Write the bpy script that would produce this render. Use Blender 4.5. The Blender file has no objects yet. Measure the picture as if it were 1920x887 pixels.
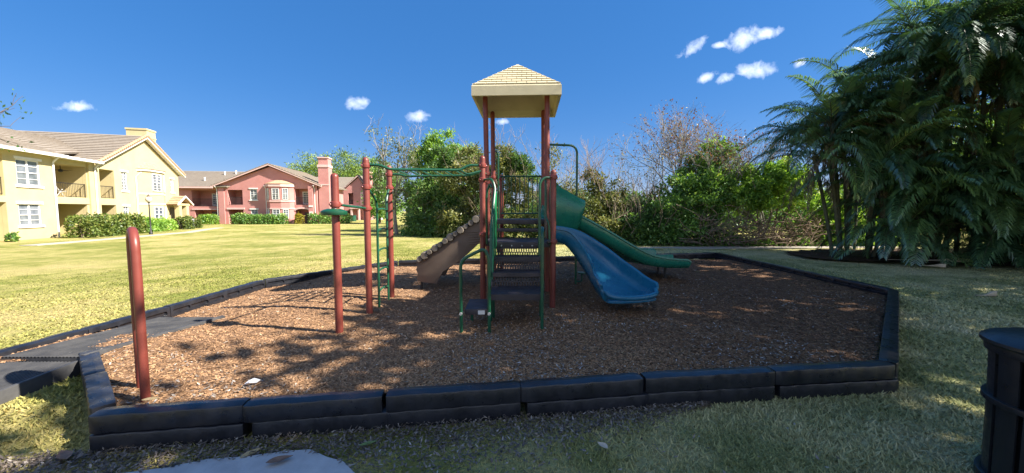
import bpy, bmesh, math, random
import numpy as np
from mathutils import Vector, Matrix, Quaternion

random.seed(7)
RNG = np.random.default_rng(11)
SC = bpy.context.scene
COL = SC.collection
PI = math.pi
R = math.radians

# ------------------------------------------------------------------ helpers
def smooth(a, b, x):
    t = np.clip((np.asarray(x, float) - a) / (b - a), 0, 1)
    return t * t * (3 - 2 * t)

WL = {}

def tag(o, label=None, cat=None, group=None, kind=None):
    if label: o['label'] = label
    if cat: o['category'] = cat
    if group: o['group'] = group
    if kind: o['kind'] = kind
    return o

def thing(name, label, cat, loc=(0, 0, 0), group=None):
    o = bpy.data.objects.new(name, None)
    o.empty_display_size = 0.2
    COL.objects.link(o)
    o.location = loc
    WL[o.name] = Vector(loc)
    return tag(o, label, cat, group)

def link_mesh(name, me, parent=None, loc=(0, 0, 0)):
    o = bpy.data.objects.new(name, me)
    COL.objects.link(o)
    if parent is not None:
        o.parent = parent
        WL[o.name] = WL[parent.name]
    else:
        o.location = loc
        WL[o.name] = Vector(loc)
    return o

def copy_tree(o, parent=None):
    c = o.copy()
    COL.objects.link(c)
    c.parent = parent
    for ch in [x for x in bpy.data.objects if x.parent == o]:
        copy_tree(ch, c)
    return c

def fillet(pts, rad, n=5):
    pts = [Vector(p) for p in pts]
    out = [pts[0]]
    for i in range(1, len(pts) - 1):
        a, b, c = pts[i - 1], pts[i], pts[i + 1]
        r = min(rad, (a - b).length * .48, (c - b).length * .48)
        p0 = b + (a - b).normalized() * r
        p1 = b + (c - b).normalized() * r
        for k in range(n + 1):
            t = k / n
            out.append(p0 * (1 - t) ** 2 + b * 2 * t * (1 - t) + p1 * t * t)
    out.append(pts[-1])
    return out

class MB:
    def __init__(self):
        self.v = []
        self.f = []
    def add(self, vs, fs):
        n = len(self.v)
        self.v += [tuple(p) for p in vs]
        self.f += [tuple(i + n for i in f) for f in fs]
        return self
    def box(self, x0, x1, y0, y1, z0, z1):
        vs = [(x, y, z) for z in (z0, z1) for y in (y0, y1) for x in (x0, x1)]
        return self.add(vs, [(0, 2, 3, 1), (4, 5, 7, 6), (0, 1, 5, 4), (2, 6, 7, 3), (0, 4, 6, 2), (1, 3, 7, 5)])
    def hexa(self, p):      # 8 points: bottom 4 ring, top 4 ring
        return self.add(p, [(3, 2, 1, 0), (4, 5, 6, 7), (0, 1, 5, 4), (1, 2, 6, 5), (2, 3, 7, 6), (3, 0, 4, 7)])
    def tube(self, pts, r, seg=10, cap=True):
        pts = [Vector(p) for p in pts]
        n = len(pts)
        rs = r if isinstance(r, (list, tuple)) else [r] * n
        rings = []
        prev = None
        for i in range(n):
            t = (pts[min(i + 1, n - 1)] - pts[max(i - 1, 0)])
            if t.length < 1e-9: t = Vector((0, 0, 1))
            t.normalize()
            if prev is None:
                a = Vector((1, 0, 0)) if abs(t.x) < .8 else Vector((0, 1, 0))
                nrm = (a - t * a.dot(t)).normalized()
            else:
                nrm = prev - t * prev.dot(t)
                nrm = nrm.normalized() if nrm.length > 1e-6 else t.orthogonal().normalized()
            prev = nrm
            b = t.cross(nrm)
            rings.append([pts[i] + (nrm * math.cos(2 * PI * k / seg) + b * math.sin(2 * PI * k / seg)) * rs[i] for k in range(seg)])
        vs = [p for ring in rings for p in ring]
        fs = []
        for i in range(n - 1):
            for k in range(seg):
                k2 = (k + 1) % seg
                fs.append((i * seg + k, i * seg + k2, (i + 1) * seg + k2, (i + 1) * seg + k))
        if cap:
            fs.append(tuple(range(seg - 1, -1, -1)))
            fs.append(tuple((n - 1) * seg + k for k in range(seg)))
        return self.add(vs, fs)
    def rod(self, a, b, r, seg=10):
        return self.tube([a, b], r, seg)
    def lathe(self, prof, c=(0, 0, 0), seg=20):
        vs = []; fs = []
        for (r, z) in prof:
            for k in range(seg):
                a = 2 * PI * k / seg
                vs.append((c[0] + r * math.cos(a), c[1] + r * math.sin(a), c[2] + z))
        for i in range(len(prof) - 1):
            for k in range(seg):
                k2 = (k + 1) % seg
                fs.append((i * seg + k, i * seg + k2, (i + 1) * seg + k2, (i + 1) * seg + k))
        fs.append(tuple(range(seg - 1, -1, -1)))
        fs.append(tuple((len(prof) - 1) * seg + k for k in range(seg)))
        return self.add(vs, fs)
    def prism(self, poly, off):       # planar polygon of 3d points extruded by off
        n = len(poly)
        off = Vector(off)
        vs = [Vector(p) for p in poly] + [Vector(p) + off for p in poly]
        fs = [tuple(range(n - 1, -1, -1)), tuple(range(n, 2 * n))]
        for i in range(n):
            j = (i + 1) % n
            fs.append((i, j, j + n, i + n))
        return self.add(vs, fs)
    def loft(self, loops, cap=True):
        m = len(loops[0])
        vs = [p for l in loops for p in l]
        fs = []
        for i in range(len(loops) - 1):
            for k in range(m):
                k2 = (k + 1) % m
                fs.append((i * m + k, i * m + k2, (i + 1) * m + k2, (i + 1) * m + k))
        if cap:
            fs.append(tuple(range(m - 1, -1, -1)))
            fs.append(tuple((len(loops) - 1) * m + k for k in range(m)))
        return self.add(vs, fs)
    def build(self, name, mat, parent=None, bevel=0, sm=True, ang=35, loc=None):
        if parent is not None:
            base = WL[parent.name]
        elif loc is not None:
            base = Vector(loc)
        else:
            a = np.array(self.v, float)
            lo, hi = a.min(0), a.max(0)
            base = Vector(((lo[0] + hi[0]) / 2, (lo[1] + hi[1]) / 2, lo[2]))
        me = bpy.data.meshes.new(name)
        me.from_pydata([(p[0] - base[0], p[1] - base[1], p[2] - base[2]) for p in self.v], [], self.f)
        bm = bmesh.new(); bm.from_mesh(me)
        bmesh.ops.recalc_face_normals(bm, faces=bm.faces)
        if bevel > 0:
            es = [e for e in bm.edges if len(e.link_faces) == 2 and e.calc_face_angle(0) > R(40)]
            bmesh.ops.bevel(bm, geom=es, offset=bevel, segments=2, profile=.6, affect='EDGES', clamp_overlap=True)
        bm.to_mesh(me); bm.free()
        if sm:
            me.shade_smooth()
            me.set_sharp_from_angle(angle=R(ang))
        me.materials.append(mat)
        return link_mesh(name, me, parent, base)

def quads_mesh(name, V, rnd, mat, parent=None, nper=4):
    """V (N,nper,3) world coords -> one mesh of N faces with a per-face value 'rnd'"""
    N = V.shape[0]
    base = WL[parent.name] if parent is not None else Vector((0, 0, 0))
    co = (V - np.array(base)).reshape(-1, 3).astype(np.float32)
    me = bpy.data.meshes.new(name)
    me.vertices.add(N * nper); me.vertices.foreach_set('co', co.ravel())
    me.loops.add(N * nper); me.loops.foreach_set('vertex_index', np.arange(N * nper, dtype=np.int32))
    me.polygons.add(N)
    me.polygons.foreach_set('loop_start', (np.arange(N) * nper).astype(np.int32))
    me.polygons.foreach_set('loop_total', np.full(N, nper, np.int32))
    at = me.attributes.new('rnd', 'FLOAT', 'FACE')
    at.data.foreach_set('value', np.clip(rnd, 0, 1).astype(np.float32))
    me.update(calc_edges=True)
    me.materials.append(mat)
    return link_mesh(name, me, parent)

# ------------------------------------------------------------------ materials
class NT:
    def __init__(self, name):
        self.m = bpy.data.materials.new(name)
        self.m.use_nodes = True
        self.t = self.m.node_tree
        self.t.nodes.clear()
        self.out = self.n('ShaderNodeOutputMaterial')
    def n(self, typ, **kw):
        nd = self.t.nodes.new(typ)
        for k, v in kw.items():
            if k.startswith('i_'):
                key = k[2:]
                key = int(key) if key.isdigit() else key.replace('_', ' ')
                nd.inputs[key].default_value = v
            else:
                setattr(nd, k, v)
        return nd
    def l(self, a, b):
        self.t.links.new(a, b)
    def ramp(self, fac, stops):
        r = self.n('ShaderNodeValToRGB')
        els = r.color_ramp.elements
        while len(els) < len(stops): els.new(.5)
        for e, (p, c) in zip(els, stops):
            e.position = p
            e.color = (*c, 1) if len(c) == 3 else c
        if fac is not None: self.l(fac, r.inputs[0])
        return r.outputs[0]
    def noise(self, scale, detail=4, rough=.55, vec=None, dist=0):
        nd = self.n('ShaderNodeTexNoise')
        nd.inputs['Scale'].default_value = scale
        nd.inputs['Detail'].default_value = detail
        nd.inputs['Roughness'].default_value = rough
        nd.inputs['Distortion'].default_value = dist
        if vec is not None: self.l(vec, nd.inputs['Vector'])
        return nd.outputs[0]
    def pos(self, scale=(1, 1, 1), obj=False):
        if obj:
            src = self.n('ShaderNodeTexCoord').outputs['Object']
        else:
            src = self.n('ShaderNodeNewGeometry').outputs['Position']
        mp = self.n('ShaderNodeMapping')
        mp.inputs['Scale'].default_value = scale
        self.l(src, mp.inputs['Vector'])
        return mp.outputs[0]
    def mix(self, fac, a, b, blend='MIX'):
        m = self.n('ShaderNodeMix', data_type='RGBA', blend_type=blend)
        for s, i in ((fac, 0), (a, 6), (b, 7)):
            if hasattr(s, 'is_output'): self.l(s, m.inputs[i])
            elif i == 0: m.inputs[0].default_value = s
            else: m.inputs[i].default_value = (*s, 1)
        return m.outputs[2]
    def math(self, op, a, b=None, clamp=False):
        m = self.n('ShaderNodeMath', operation=op, use_clamp=clamp)
        for i, s in enumerate((a, b)):
            if s is None: continue
            if hasattr(s, 'is_output'): self.l(s, m.inputs[i])
            else: m.inputs[i].default_value = s
        return m.outputs[0]
    def bump(self, h, strength=.3, dist=.01):
        b = self.n('ShaderNodeBump')
        b.inputs['Strength'].default_value = strength
        b.inputs['Distance'].default_value = dist
        self.l(h, b.inputs['Height'])
        return b.outputs[0]
    def principled(self, col, rough=.6, spec=.5, nrm=None, metallic=0, coat=0):
        p = self.n('ShaderNodeBsdfPrincipled')
        if hasattr(col, 'is_output'): self.l(col, p.inputs['Base Color'])
        else: p.inputs['Base Color'].default_value = (*col, 1)
        if hasattr(rough, 'is_output'): self.l(rough, p.inputs['Roughness'])
        else: p.inputs['Roughness'].default_value = rough
        p.inputs['Specular IOR Level'].default_value = spec
        p.inputs['Metallic'].default_value = metallic
        p.inputs['Coat Weight'].default_value = coat
        if nrm is not None: self.l(nrm, p.inputs['Normal'])
        self.l(p.outputs[0], self.out.inputs[0])
        return self.m

def simple(name, c1, c2, scale=4, rough=.6, spec=.4, bump=.15, bscale=60, bdist=.003, coat=0, detail=5):
    t = NT(name)
    v = t.pos()
    n = t.noise(scale, detail, .6, v)
    col = t.ramp(n, [(.3, c1), (.7, c2)])
    nb = t.noise(bscale, 3, .5, v)
    rg = t.ramp(t.noise(scale * 2.3, 4, .6, v), [(.3, (max(rough - .1, .05),) * 3), (.7, (min(rough + .12, 1),) * 3)])
    return t.principled(col, rg, spec, t.bump(nb, bump, bdist), coat=coat)

def leafmat(name, stops, trans=.35, gloss=.022, tint=(1.08, 1.05, .5), rough=.45):
    t = NT(name)
    at = t.n('ShaderNodeAttribute', attribute_name='rnd')
    col = t.ramp(at.outputs['Fac'], stops)
    d = t.n('ShaderNodeBsdfDiffuse'); t.l(col, d.inputs[0])
    tr = t.n('ShaderNodeBsdfTranslucent')
    t.l(t.mix(1.0, col, tint, 'MULTIPLY'), tr.inputs[0])
    m = t.n('ShaderNodeMixShader'); m.inputs[0].default_value = trans
    t.l(d.outputs[0], m.inputs[1]); t.l(tr.outputs[0], m.inputs[2])
    g = t.n('ShaderNodeBsdfGlossy'); g.inputs['Roughness'].default_value = rough
    g.inputs[0].default_value = (.9, .95, 1, 1)
    m2 = t.n('ShaderNodeMixShader'); m2.inputs[0].default_value = gloss
    t.l(m.outputs[0], m2.inputs[1]); t.l(g.outputs[0], m2.inputs[2])
    t.l(m2.outputs[0], t.out.inputs[0])
    return t.m

M = {}
M['post'] = simple('post_paint', (.15, .030, .022), (.205, .047, .033), 3, .42, .45, .06, 90, .002)
M['clamp'] = simple('clamp_paint', (.17, .030, .024), (.22, .045, .033), 9, .4, .5, .05, 90, .002)
M['green'] = simple('green_paint', (.006, .055, .026), (.011, .085, .042), 5, .34, .5, .05, 90, .002)
M['green_panel'] = simple('green_plastic', (.008, .17, .06), (.013, .22, .08), 4, .35, .5, .05, 60, .002)
M['slide_green'] = simple('slide_green', (.010, .135, .095), (.018, .18, .125), 2.2, .26, .5, .08, 30, .004)
M['slide_blue'] = simple('slide_blue', (.008, .098, .18), (.013, .13, .235), 2.2, .26, .5, .08, 30, .004)
M['deck'] = simple('coated_deck', (.030, .024, .027), (.055, .045, .048), 5, .55, .4, .5, 55, .006)
M['brown'] = simple('brown_plastic', (.11, .078, .06), (.16, .118, .09), 3, .6, .35, .12, 40, .004)
M['log'] = simple('log_plastic', (.12, .10, .08), (.24, .205, .165), 9, .7, .3, .3, 50, .006)
M['tan_roof'] = simple('tan_roof_plastic', (.46, .405, .275), (.54, .475, .33), 4, .55, .35, .12, 40, .004)
M['border'] = simple('black_border_plastic', (.008, .009, .013), (.022, .023, .029), 5, .34, .55, .25, 45, .005)
M['ramp'] = simple('ramp_plastic', (.03, .031, .035), (.075, .073, .072), 5, .6, .4, .4, 60, .004)
M['can'] = simple('can_black', (.012, .013, .015), (.02, .021, .024), 9, .36, .5, .3, 160, .003)
M['white'] = simple('white_trim', (.70, .68, .64), (.80, .79, .76), 3, .6, .3, .06, 30, .003)
M['yellow'] = simple('yellow_stucco', (.49, .405, .22), (.55, .465, .26), 1.2, .85, .2, .25, 90, .004)
M['pink'] = simple('pink_stucco', (.46, .205, .185), (.53, .255, .235), 1.1, .85, .2, .25, 90, .004)
M['pale_pink'] = simple('pale_pink_stucco', (.66, .43, .40), (.72, .5, .46), 1.4, .85, .2, .25, 90, .004)
M['metal_dark'] = simple('dark_metal', (.015, .014, .014), (.03, .028, .027), 8, .5, .5, .05, 60, .002)
M['grey'] = simple('grey_metal', (.24, .25, .25), (.34, .35, .35), 5, .5, .5, .05, 60, .002)
M['door'] = simple('dark_door', (.05, .045, .045), (.09, .08, .075), 3, .35, .5, .05, 30, .002)
M['concrete'] = simple('concrete', (.38, .38, .38), (.52, .52, .51), 6, .8, .3, .4, 80, .004)
M['path'] = simple('path_concrete', (.30, .27, .23), (.42, .385, .335), 3, .85, .2, .3, 50, .004)
M['soil'] = simple('palm_bed_soil', (.035, .022, .015), (.085, .055, .038), 9, .95, .1, .8, 40, .03)
M['bark'] = simple('grey_bark', (.16, .145, .125), (.31, .29, .26), 7, .9, .1, .6, 30, .02)
M['bark_dark'] = simple('brown_bark', (.07, .052, .040), (.14, .108, .08), 9, .9, .1, .6, 30, .02)
M['vine'] = simple('dry_vine', (.17, .125, .09), (.32, .25, .185), 9, .9, .1, .4, 40, .01)
M['palm_stem'] = simple('palm_cane', (.06, .065, .035), (.13, .125, .075), 6, .6, .3, .4, 30, .01)
M['paper'] = simple('white_paper', (.7, .7, .7), (.8, .8, .8), 9, .8, .2, .1, 60, .002)
M['sheath'] = simple('dry_sheath', (.42, .33, .23), (.6, .5, .38), 7, .7, .3, .3, 40, .004)
M['sticker'] = simple('grey_sticker', (.42, .44, .46), (.52, .54, .55), 9, .5, .4, .05, 60, .002)
M['lamp'] = simple('lamp_glass', (.5, .46, .38), (.62, .57, .47), 9, .4, .4, .05, 60, .002)

def glass_mat():
    t = NT('window_pane')
    v = t.pos()
    n = t.noise(1.3, 3, .5, v)
    col = t.ramp(n, [(.35, (.07, .085, .1)), (.65, (.2, .22, .24))])
    return t.principled(col, .12, .6)
M['pane'] = glass_mat()
def blind_mat():
    t = NT('blind_pane')
    v = t.pos()
    col = t.ramp(t.noise(1.5, 3, .5, v), [(.35, (.07, .09, .12)), (.65, (.2, .22, .25))])
    return t.principled(col, .14, .6)
M['blind'] = blind_mat()
def tile_mat(name, a, b, c):
    t = NT(name)
    v = t.pos()
    n = t.noise(6, 5, .7, v)
    n2 = t.noise(.6, 3, .6, v)
    col = t.mix(t.math('MULTIPLY', n2, .6), t.ramp(n, [(.3, a), (.5, b), (.72, c)]), (.16, .14, .12))
    return t.principled(col, .85, .2, t.bump(t.noise(18, 3, .6, v), .5, .02))
M['tile'] = tile_mat('tan_roof_tile', (.23, .185, .14), (.29, .245, .195), (.35, .31, .26))
M['tile_orange'] = tile_mat('orange_roof_tile', (.46, .25, .13), (.55, .34, .2), (.6, .44, .3))

# leaves
M['leaf_dark'] = leafmat('leaf_dark', [(0, (0.042, 0.091, 0.034)), (.45, (0.100, 0.194, 0.055)), (.8, (0.194, 0.335, 0.091)), (1, (0.353, 0.460, 0.140))], .46)
M['leaf_mid'] = leafmat('leaf_mid', [(0, (0.057, 0.126, 0.035)), (.4, (0.141, 0.283, 0.068)), (.75, (0.283, 0.480, 0.101)), (1, (0.566, 0.600, 0.170))], .46)
M['leaf_bright'] = leafmat('leaf_bright', [(0, (0.083, 0.176, 0.034)), (.4, (0.211, 0.388, 0.067)), (.75, (0.400, 0.600, 0.098)), (1, (0.600, 0.600, 0.188))], .46)
M['leaf_olive'] = leafmat('leaf_olive', [(0, (0.056, 0.073, 0.028)), (.4, (0.161, 0.189, 0.063)), (.75, (0.294, 0.301, 0.112)), (1, (0.504, 0.434, 0.182))], .46)
M['leaf_grey'] = leafmat('leaf_grey', [(0, (0.078, 0.098, 0.056)), (.5, (0.198, 0.231, 0.131)), (1, (0.417, 0.439, 0.264))], .46)
M['leaf_red'] = leafmat('leaf_red', [(0, (0.130, 0.050, 0.030)), (.4, (0.240, 0.100, 0.045)), (.7, (0.240, 0.180, 0.070)), (1, (0.170, 0.190, 0.060))], .35, tint=(1.1, .8, .5))
M['leaf_yellow'] = leafmat('leaf_yellow', [(0, (0.120, 0.120, 0.015)), (.5, (0.340, 0.300, 0.030)), (1, (0.550, 0.460, 0.060))], .35)
M['leaf_hedge'] = leafmat('leaf_hedge', [(0, (0.047, 0.078, 0.018)), (.45, (0.117, 0.172, 0.034)), (.85, (0.265, 0.296, 0.070)), (1, (0.468, 0.406, 0.156))], .3)
M['pine'] = leafmat('pine_needles', [(0, (0.061, 0.121, 0.024)), (.5, (0.172, 0.263, 0.045)), (1, (0.384, 0.444, 0.081))], .25)
M['palm'] = leafmat('palm_leaf', [(0, (0.028, 0.078, 0.042)), (.5, (0.084, 0.176, 0.078)), (.85, (0.181, 0.318, 0.102)), (1, (0.392, 0.515, 0.150))], .36, .09, rough=.35)
M['palm_dead'] = leafmat('palm_dead', [(0, (0.068, 0.053, 0.037)), (.5, (0.145, 0.116, 0.082)), (1, (0.252, 0.203, 0.145))], .25, tint=(1, .95, .8))
M['dry_leaf'] = leafmat('dry_leaf', [(0, (0.070, 0.055, 0.045)), (.4, (0.190, 0.150, 0.115)), (.75, (0.380, 0.330, 0.280)), (1, (0.580, 0.540, 0.490))], .12, .05, tint=(1, .9, .7))

def lawn_color(t):
    v = t.pos((1, 1, 0))
    big = t.noise(.32, 4, .6, v)
    med = t.noise(1.6, 4, .65, v)
    k = t.math('ADD', t.math('MULTIPLY', big, .65), t.math('MULTIPLY', med, .35))
    sep = t.n('ShaderNodeSeparateXYZ'); t.l(t.n('ShaderNodeNewGeometry').outputs['Position'], sep.inputs[0])
    return k
def right_side(t, col):
    # greyer grass by the palms, its colour lightened to lift the shade there
    sep = t.n('ShaderNodeSeparateXYZ'); t.l(t.n('ShaderNodeNewGeometry').outputs['Position'], sep.inputs[0])
    mr = t.n('ShaderNodeMapRange'); mr.inputs[1].default_value = -.5; mr.inputs[2].default_value = 3.0
    t.l(t.math('ADD', sep.outputs[0], t.math('MULTIPLY', t.noise(.9, 3, .6, t.pos()), 1.5)), mr.inputs[0])
    my = t.n('ShaderNodeMapRange'); my.inputs[1].default_value = 18; my.inputs[2].default_value = 14
    t.l(sep.outputs[1], my.inputs[0])
    hs = t.n('ShaderNodeHueSaturation'); hs.inputs['Saturation'].default_value = .72; hs.inputs['Hue'].default_value = .505; hs.inputs['Value'].default_value = 1.3
    t.l(col, hs.inputs['Color'])
    return t.mix(t.math('MULTIPLY', mr.outputs[0], my.outputs[0]), col, hs.outputs[0])
def lawn_mat():
    t = NT('lawn_ground')
    k = lawn_color(t)
    col = t.ramp(k, [(.36, (.17, .20, .045)), (.46, (.26, .26, .07)), (.54, (.39, .35, .13)), (.64, (.45, .37, .16))])
    v = t.pos()
    fine = t.noise(30, 4, .7, v)
    fine2 = t.noise(9, 4, .7, t.pos((1, .35, 1)))
    col = t.mix(.75, col, t.ramp(fine, [(.25, (.45, .45, .45)), (.5, (.95, .95, .95)), (.75, (1.25, 1.25, 1.2))]), 'MULTIPLY')
    col = t.mix(.6, col, t.ramp(fine2, [(.3, (.6, .62, .6)), (.6, (1.1, 1.1, 1.05))]), 'MULTIPLY')
    col = right_side(t, col)
    return t.principled(col, .95, .1, t.bump(t.math('ADD', fine, fine2), .9, .06))
M['lawn'] = lawn_mat()
def grass_mat():
    t = NT('grass_blades')
    k = lawn_color(t)
    at = t.n('ShaderNodeAttribute', attribute_name='rnd')
    col = t.ramp(k, [(.36, (.17, .21, .045)), (.46, (.27, .28, .075)), (.54, (.42, .38, .14)), (.64, (.50, .41, .18))])
    col = t.mix(1.0, col, t.ramp(at.outputs['Fac'], [(0, (.45, .5, .45)), (.5, (.9, .95, .85)), (1, (1.35, 1.25, 1.25))]), 'MULTIPLY')
    col = right_side(t, col)
    d = t.n('ShaderNodeBsdfDiffuse'); t.l(col, d.inputs[0])
    tr = t.n('ShaderNodeBsdfTranslucent'); t.l(col, tr.inputs[0])
    m = t.n('ShaderNodeMixShader'); m.inputs[0].default_value = .3
    t.l(d.outputs[0], m.inputs[1]); t.l(tr.outputs[0], m.inputs[2])
    t.l(m.outputs[0], t.out.inputs[0])
    return t.m
M['grass'] = grass_mat()
def right_mulch(t, col):
    # mulch colour gets darker towards the right-hand end of the bed
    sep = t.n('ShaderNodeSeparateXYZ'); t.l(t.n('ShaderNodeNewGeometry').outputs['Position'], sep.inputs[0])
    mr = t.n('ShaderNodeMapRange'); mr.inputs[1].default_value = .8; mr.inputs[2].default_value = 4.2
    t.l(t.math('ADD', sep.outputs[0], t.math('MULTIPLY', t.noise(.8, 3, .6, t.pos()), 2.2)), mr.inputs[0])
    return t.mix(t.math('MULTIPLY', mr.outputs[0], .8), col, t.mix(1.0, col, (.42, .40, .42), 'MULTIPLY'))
def mulch_mat():
    t = NT('mulch_ground')
    v = t.pos()
    a = t.noise(38, 5, .75, v)
    b = t.noise(1.1, 4, .6, v)
    vo = t.n('ShaderNodeTexVoronoi', feature='F1'); vo.inputs['Scale'].default_value = 34
    t.l(t.pos((1, 2.2, 1)), vo.inputs['Vector'])
    col = t.ramp(a, [(.28, (.11, .065, .042)), (.5, (.29, .175, .105)), (.72, (.43, .28, .175))])
    col = t.mix(.55, col, t.ramp(b, [(.35, (.62, .6, .6)), (.65, (1.12, 1.08, 1.0))]), 'MULTIPLY')
    col = t.mix(.5, col, t.ramp(vo.outputs['Color'], [(0, (.55, .55, .55)), (1, (1.3, 1.25, 1.2))]), 'MULTIPLY')
    col = right_mulch(t, col)
    return t.principled(col, .95, .1, t.bump(t.math('ADD', a, vo.outputs['Distance']), .9, .02))
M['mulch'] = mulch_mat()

def chipmat(name, stops):
    t = NT(name)
    at = t.n('ShaderNodeAttribute', attribute_name='rnd')
    col = right_mulch(t, t.ramp(at.outputs['Fac'], stops))
    return t.principled(col, .85, .15)
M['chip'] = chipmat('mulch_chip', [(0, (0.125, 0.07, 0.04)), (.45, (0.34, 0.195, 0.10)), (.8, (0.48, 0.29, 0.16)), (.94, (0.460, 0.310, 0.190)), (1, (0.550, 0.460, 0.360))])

# ------------------------------------------------------------------ setting: ground
def lawnz(x, y):
    t = smooth(3, 5, y) * (1 - smooth(6.9, 8, x)) * (1 - smooth(12, 18, y)) * (1 - smooth(7, 12, -np.asarray(x, float)))
    return -.2 + .11 * np.maximum(t, .8 * smooth(3.2, 4.0, -np.asarray(x, float)) * smooth(1.8, 2.9, y) * (1 - smooth(6, 12, -np.asarray(x, float))))

BED = [(-2.87, 2.56), (-.97, 2.84), (1.1, 3.13), (2.25, 3.27), (3.42, 3.38), (6.72, 6.51), (6.87, 12.3), (-3.2, 10.25), (-5.03, 7.42), (-5.03, 3.3), (-4.22, 3.66)]
def inside(poly, x, y):
    x = np.asarray(x); y = np.asarray(y)
    c = np.zeros(x.shape, bool)
    n = len(poly)
    for i in range(n):
        x1, y1 = poly[i]; x2, y2 = poly[(i + 1) % n]
        cond = ((y1 > y) != (y2 > y)) & (x < (x2 - x1) * (y - y1) / (y2 - y1 + 1e-12) + x1)
        c ^= cond
    return c
def axis(lo, hi, fine_lo, fine_hi, step):
    a = list(np.arange(fine_lo, fine_hi + 1e-6, step))
    s = step; p = fine_hi
    while p < hi: s *= 1.5; p += s; a.append(p)
    s = step; p = fine_lo
    while p > lo: s *= 1.5; p -= s; a.insert(0, p)
    return np.array(a)
xs, ys = axis(-900, 900, -14, 16, .2), axis(-120, 1500, -1, 20, .2)
X, Y = np.meshgrid(xs, ys)
Z = np.where(inside(BED, X, Y) & (Y > 4.8), -.4, lawnz(X, Y))
me = bpy.data.meshes.new('lawn')
nx, ny = len(xs), len(ys)
ids = np.arange(nx * ny).reshape(ny, nx)
F = np.stack([ids[:-1, :-1], ids[:-1, 1:], ids[1:, 1:], ids[1:, :-1]], -1).reshape(-1, 4)
me.from_pydata(np.stack([X, Y, Z], -1).reshape(-1, 3).tolist(), [], F.tolist())
me.shade_smooth(); me.materials.append(M['lawn'])
tag(link_mesh('lawn', me), 'lawn of patchy green and straw coloured grass around the play area', 'lawn', kind='structure')

def vnoise(x, y, s, seed=0):
    r = np.random.default_rng(seed)
    g = r.random((64, 64))
    u = np.asarray(x) * s; v = np.asarray(y) * s
    i = np.floor(u).astype(int); j = np.floor(v).astype(int)
    a = u - i; b = v - j
    a = a * a * (3 - 2 * a); b = b * b * (3 - 2 * b)
    G = lambda p, q: g[p % 64, q % 64]
    return (G(i, j) * (1 - a) + G(i + 1, j) * a) * (1 - b) + (G(i, j + 1) * (1 - a) + G(i + 1, j + 1) * a) * b
def mulchz(x, y):
    z = (vnoise(x, y, .7, 1) - .5) * .05 + (vnoise(x, y, 2.3, 2) - .5) * .03 + (vnoise(x, y, 9, 3) - .5) * .018
    k = smooth(2.0, 5, x); e = np.maximum(smooth(-3.3, -4.9, x) * smooth(4.0, 5.2, y), smooth(-1.0, .1, (np.asarray(y, float) - 10.9 - .2 * np.asarray(x, float)))); return z * (1 - .4 * k) - .06 * k * smooth(3.2, 5, y) - .11 * e
xs = np.arange(-5.2, 7.0, .06); ys = np.arange(2.45, 12.4, .06)
X, Y = np.meshgrid(xs, ys); nx, ny = len(xs), len(ys)
Z = mulchz(X, Y)
ids = np.arange(nx * ny).reshape(ny, nx)
F = np.stack([ids[:-1, :-1], ids[:-1, 1:], ids[1:, 1:], ids[1:, :-1]], -1).reshape(-1, 4)
cx = (X[:-1, :-1] + .03).ravel(); cy = (Y[:-1, :-1] + .03).ravel()
F = F[inside(BED, cx, cy)]
used = np.unique(F); mp = np.full(nx * ny, -1); mp[used] = np.arange(len(used))
me = bpy.data.meshes.new('mulch_ground')
me.from_pydata(np.stack([X, Y, Z], -1).reshape(-1, 3)[used].tolist(), [], mp[F].tolist())
me.shade_smooth(); me.materials.append(M['mulch'])
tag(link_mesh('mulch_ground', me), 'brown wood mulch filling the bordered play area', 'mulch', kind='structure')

SLAB = [(-2.6, 1.2), (-2.55, 2.12), (-2.2, 2.2), (-2.0, 2.28), (-1.75, 2.31), (-1.55, 2.36), (-1.38, 2.38), (-1.22, 2.30), (-1.1, 2.26), (-.95, 2.13), (-.9, 1.2)]
mb = MB(); mb.prism([(x, y + .03, -.26) for x, y in SLAB], (0, 0, .09))
tag(mb.build('concrete_slab', M['concrete'], bevel=.008), 'pale concrete slab at the bottom edge of the lawn', 'slab', kind='structure')
mb = MB()
for x0, x1 in ((5.2, 11.0), (11.02, 17.5)):
    mb.prism([(x0, 15.75 + .06 * (x0 - 5), -.26), (x1, 15.75 + .06 * (x1 - 5), -.26), (x1, 16.65 + .06 * (x1 - 5), -.26), (x0, 16.65 + .06 * (x0 - 5), -.26)], (0, 0, .085))
tag(mb.build('path', M['path']), 'pale sandy path along the foot of the hedgerow', 'path', kind='structure')
mb = MB()
pp = [(-23.1, 17.5), (-23.6, 20.5), (-24.4, 24.5), (-25.2, 28.6), (-27.6, 33.2), (-29.0, 36.5)]
for a, b in zip(pp[:-1], pp[1:]):
    mb.prism([(a[0] - .45, a[1], -.26), (a[0] + .45, a[1], -.26), (b[0] + .45, b[1], -.26), (b[0] - .45, b[1], -.26)], (0, 0, .08))
tag(mb.build('walkway', M['path']), 'narrow concrete walkway in front of the yellow building', 'walkway', kind='structure')
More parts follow.
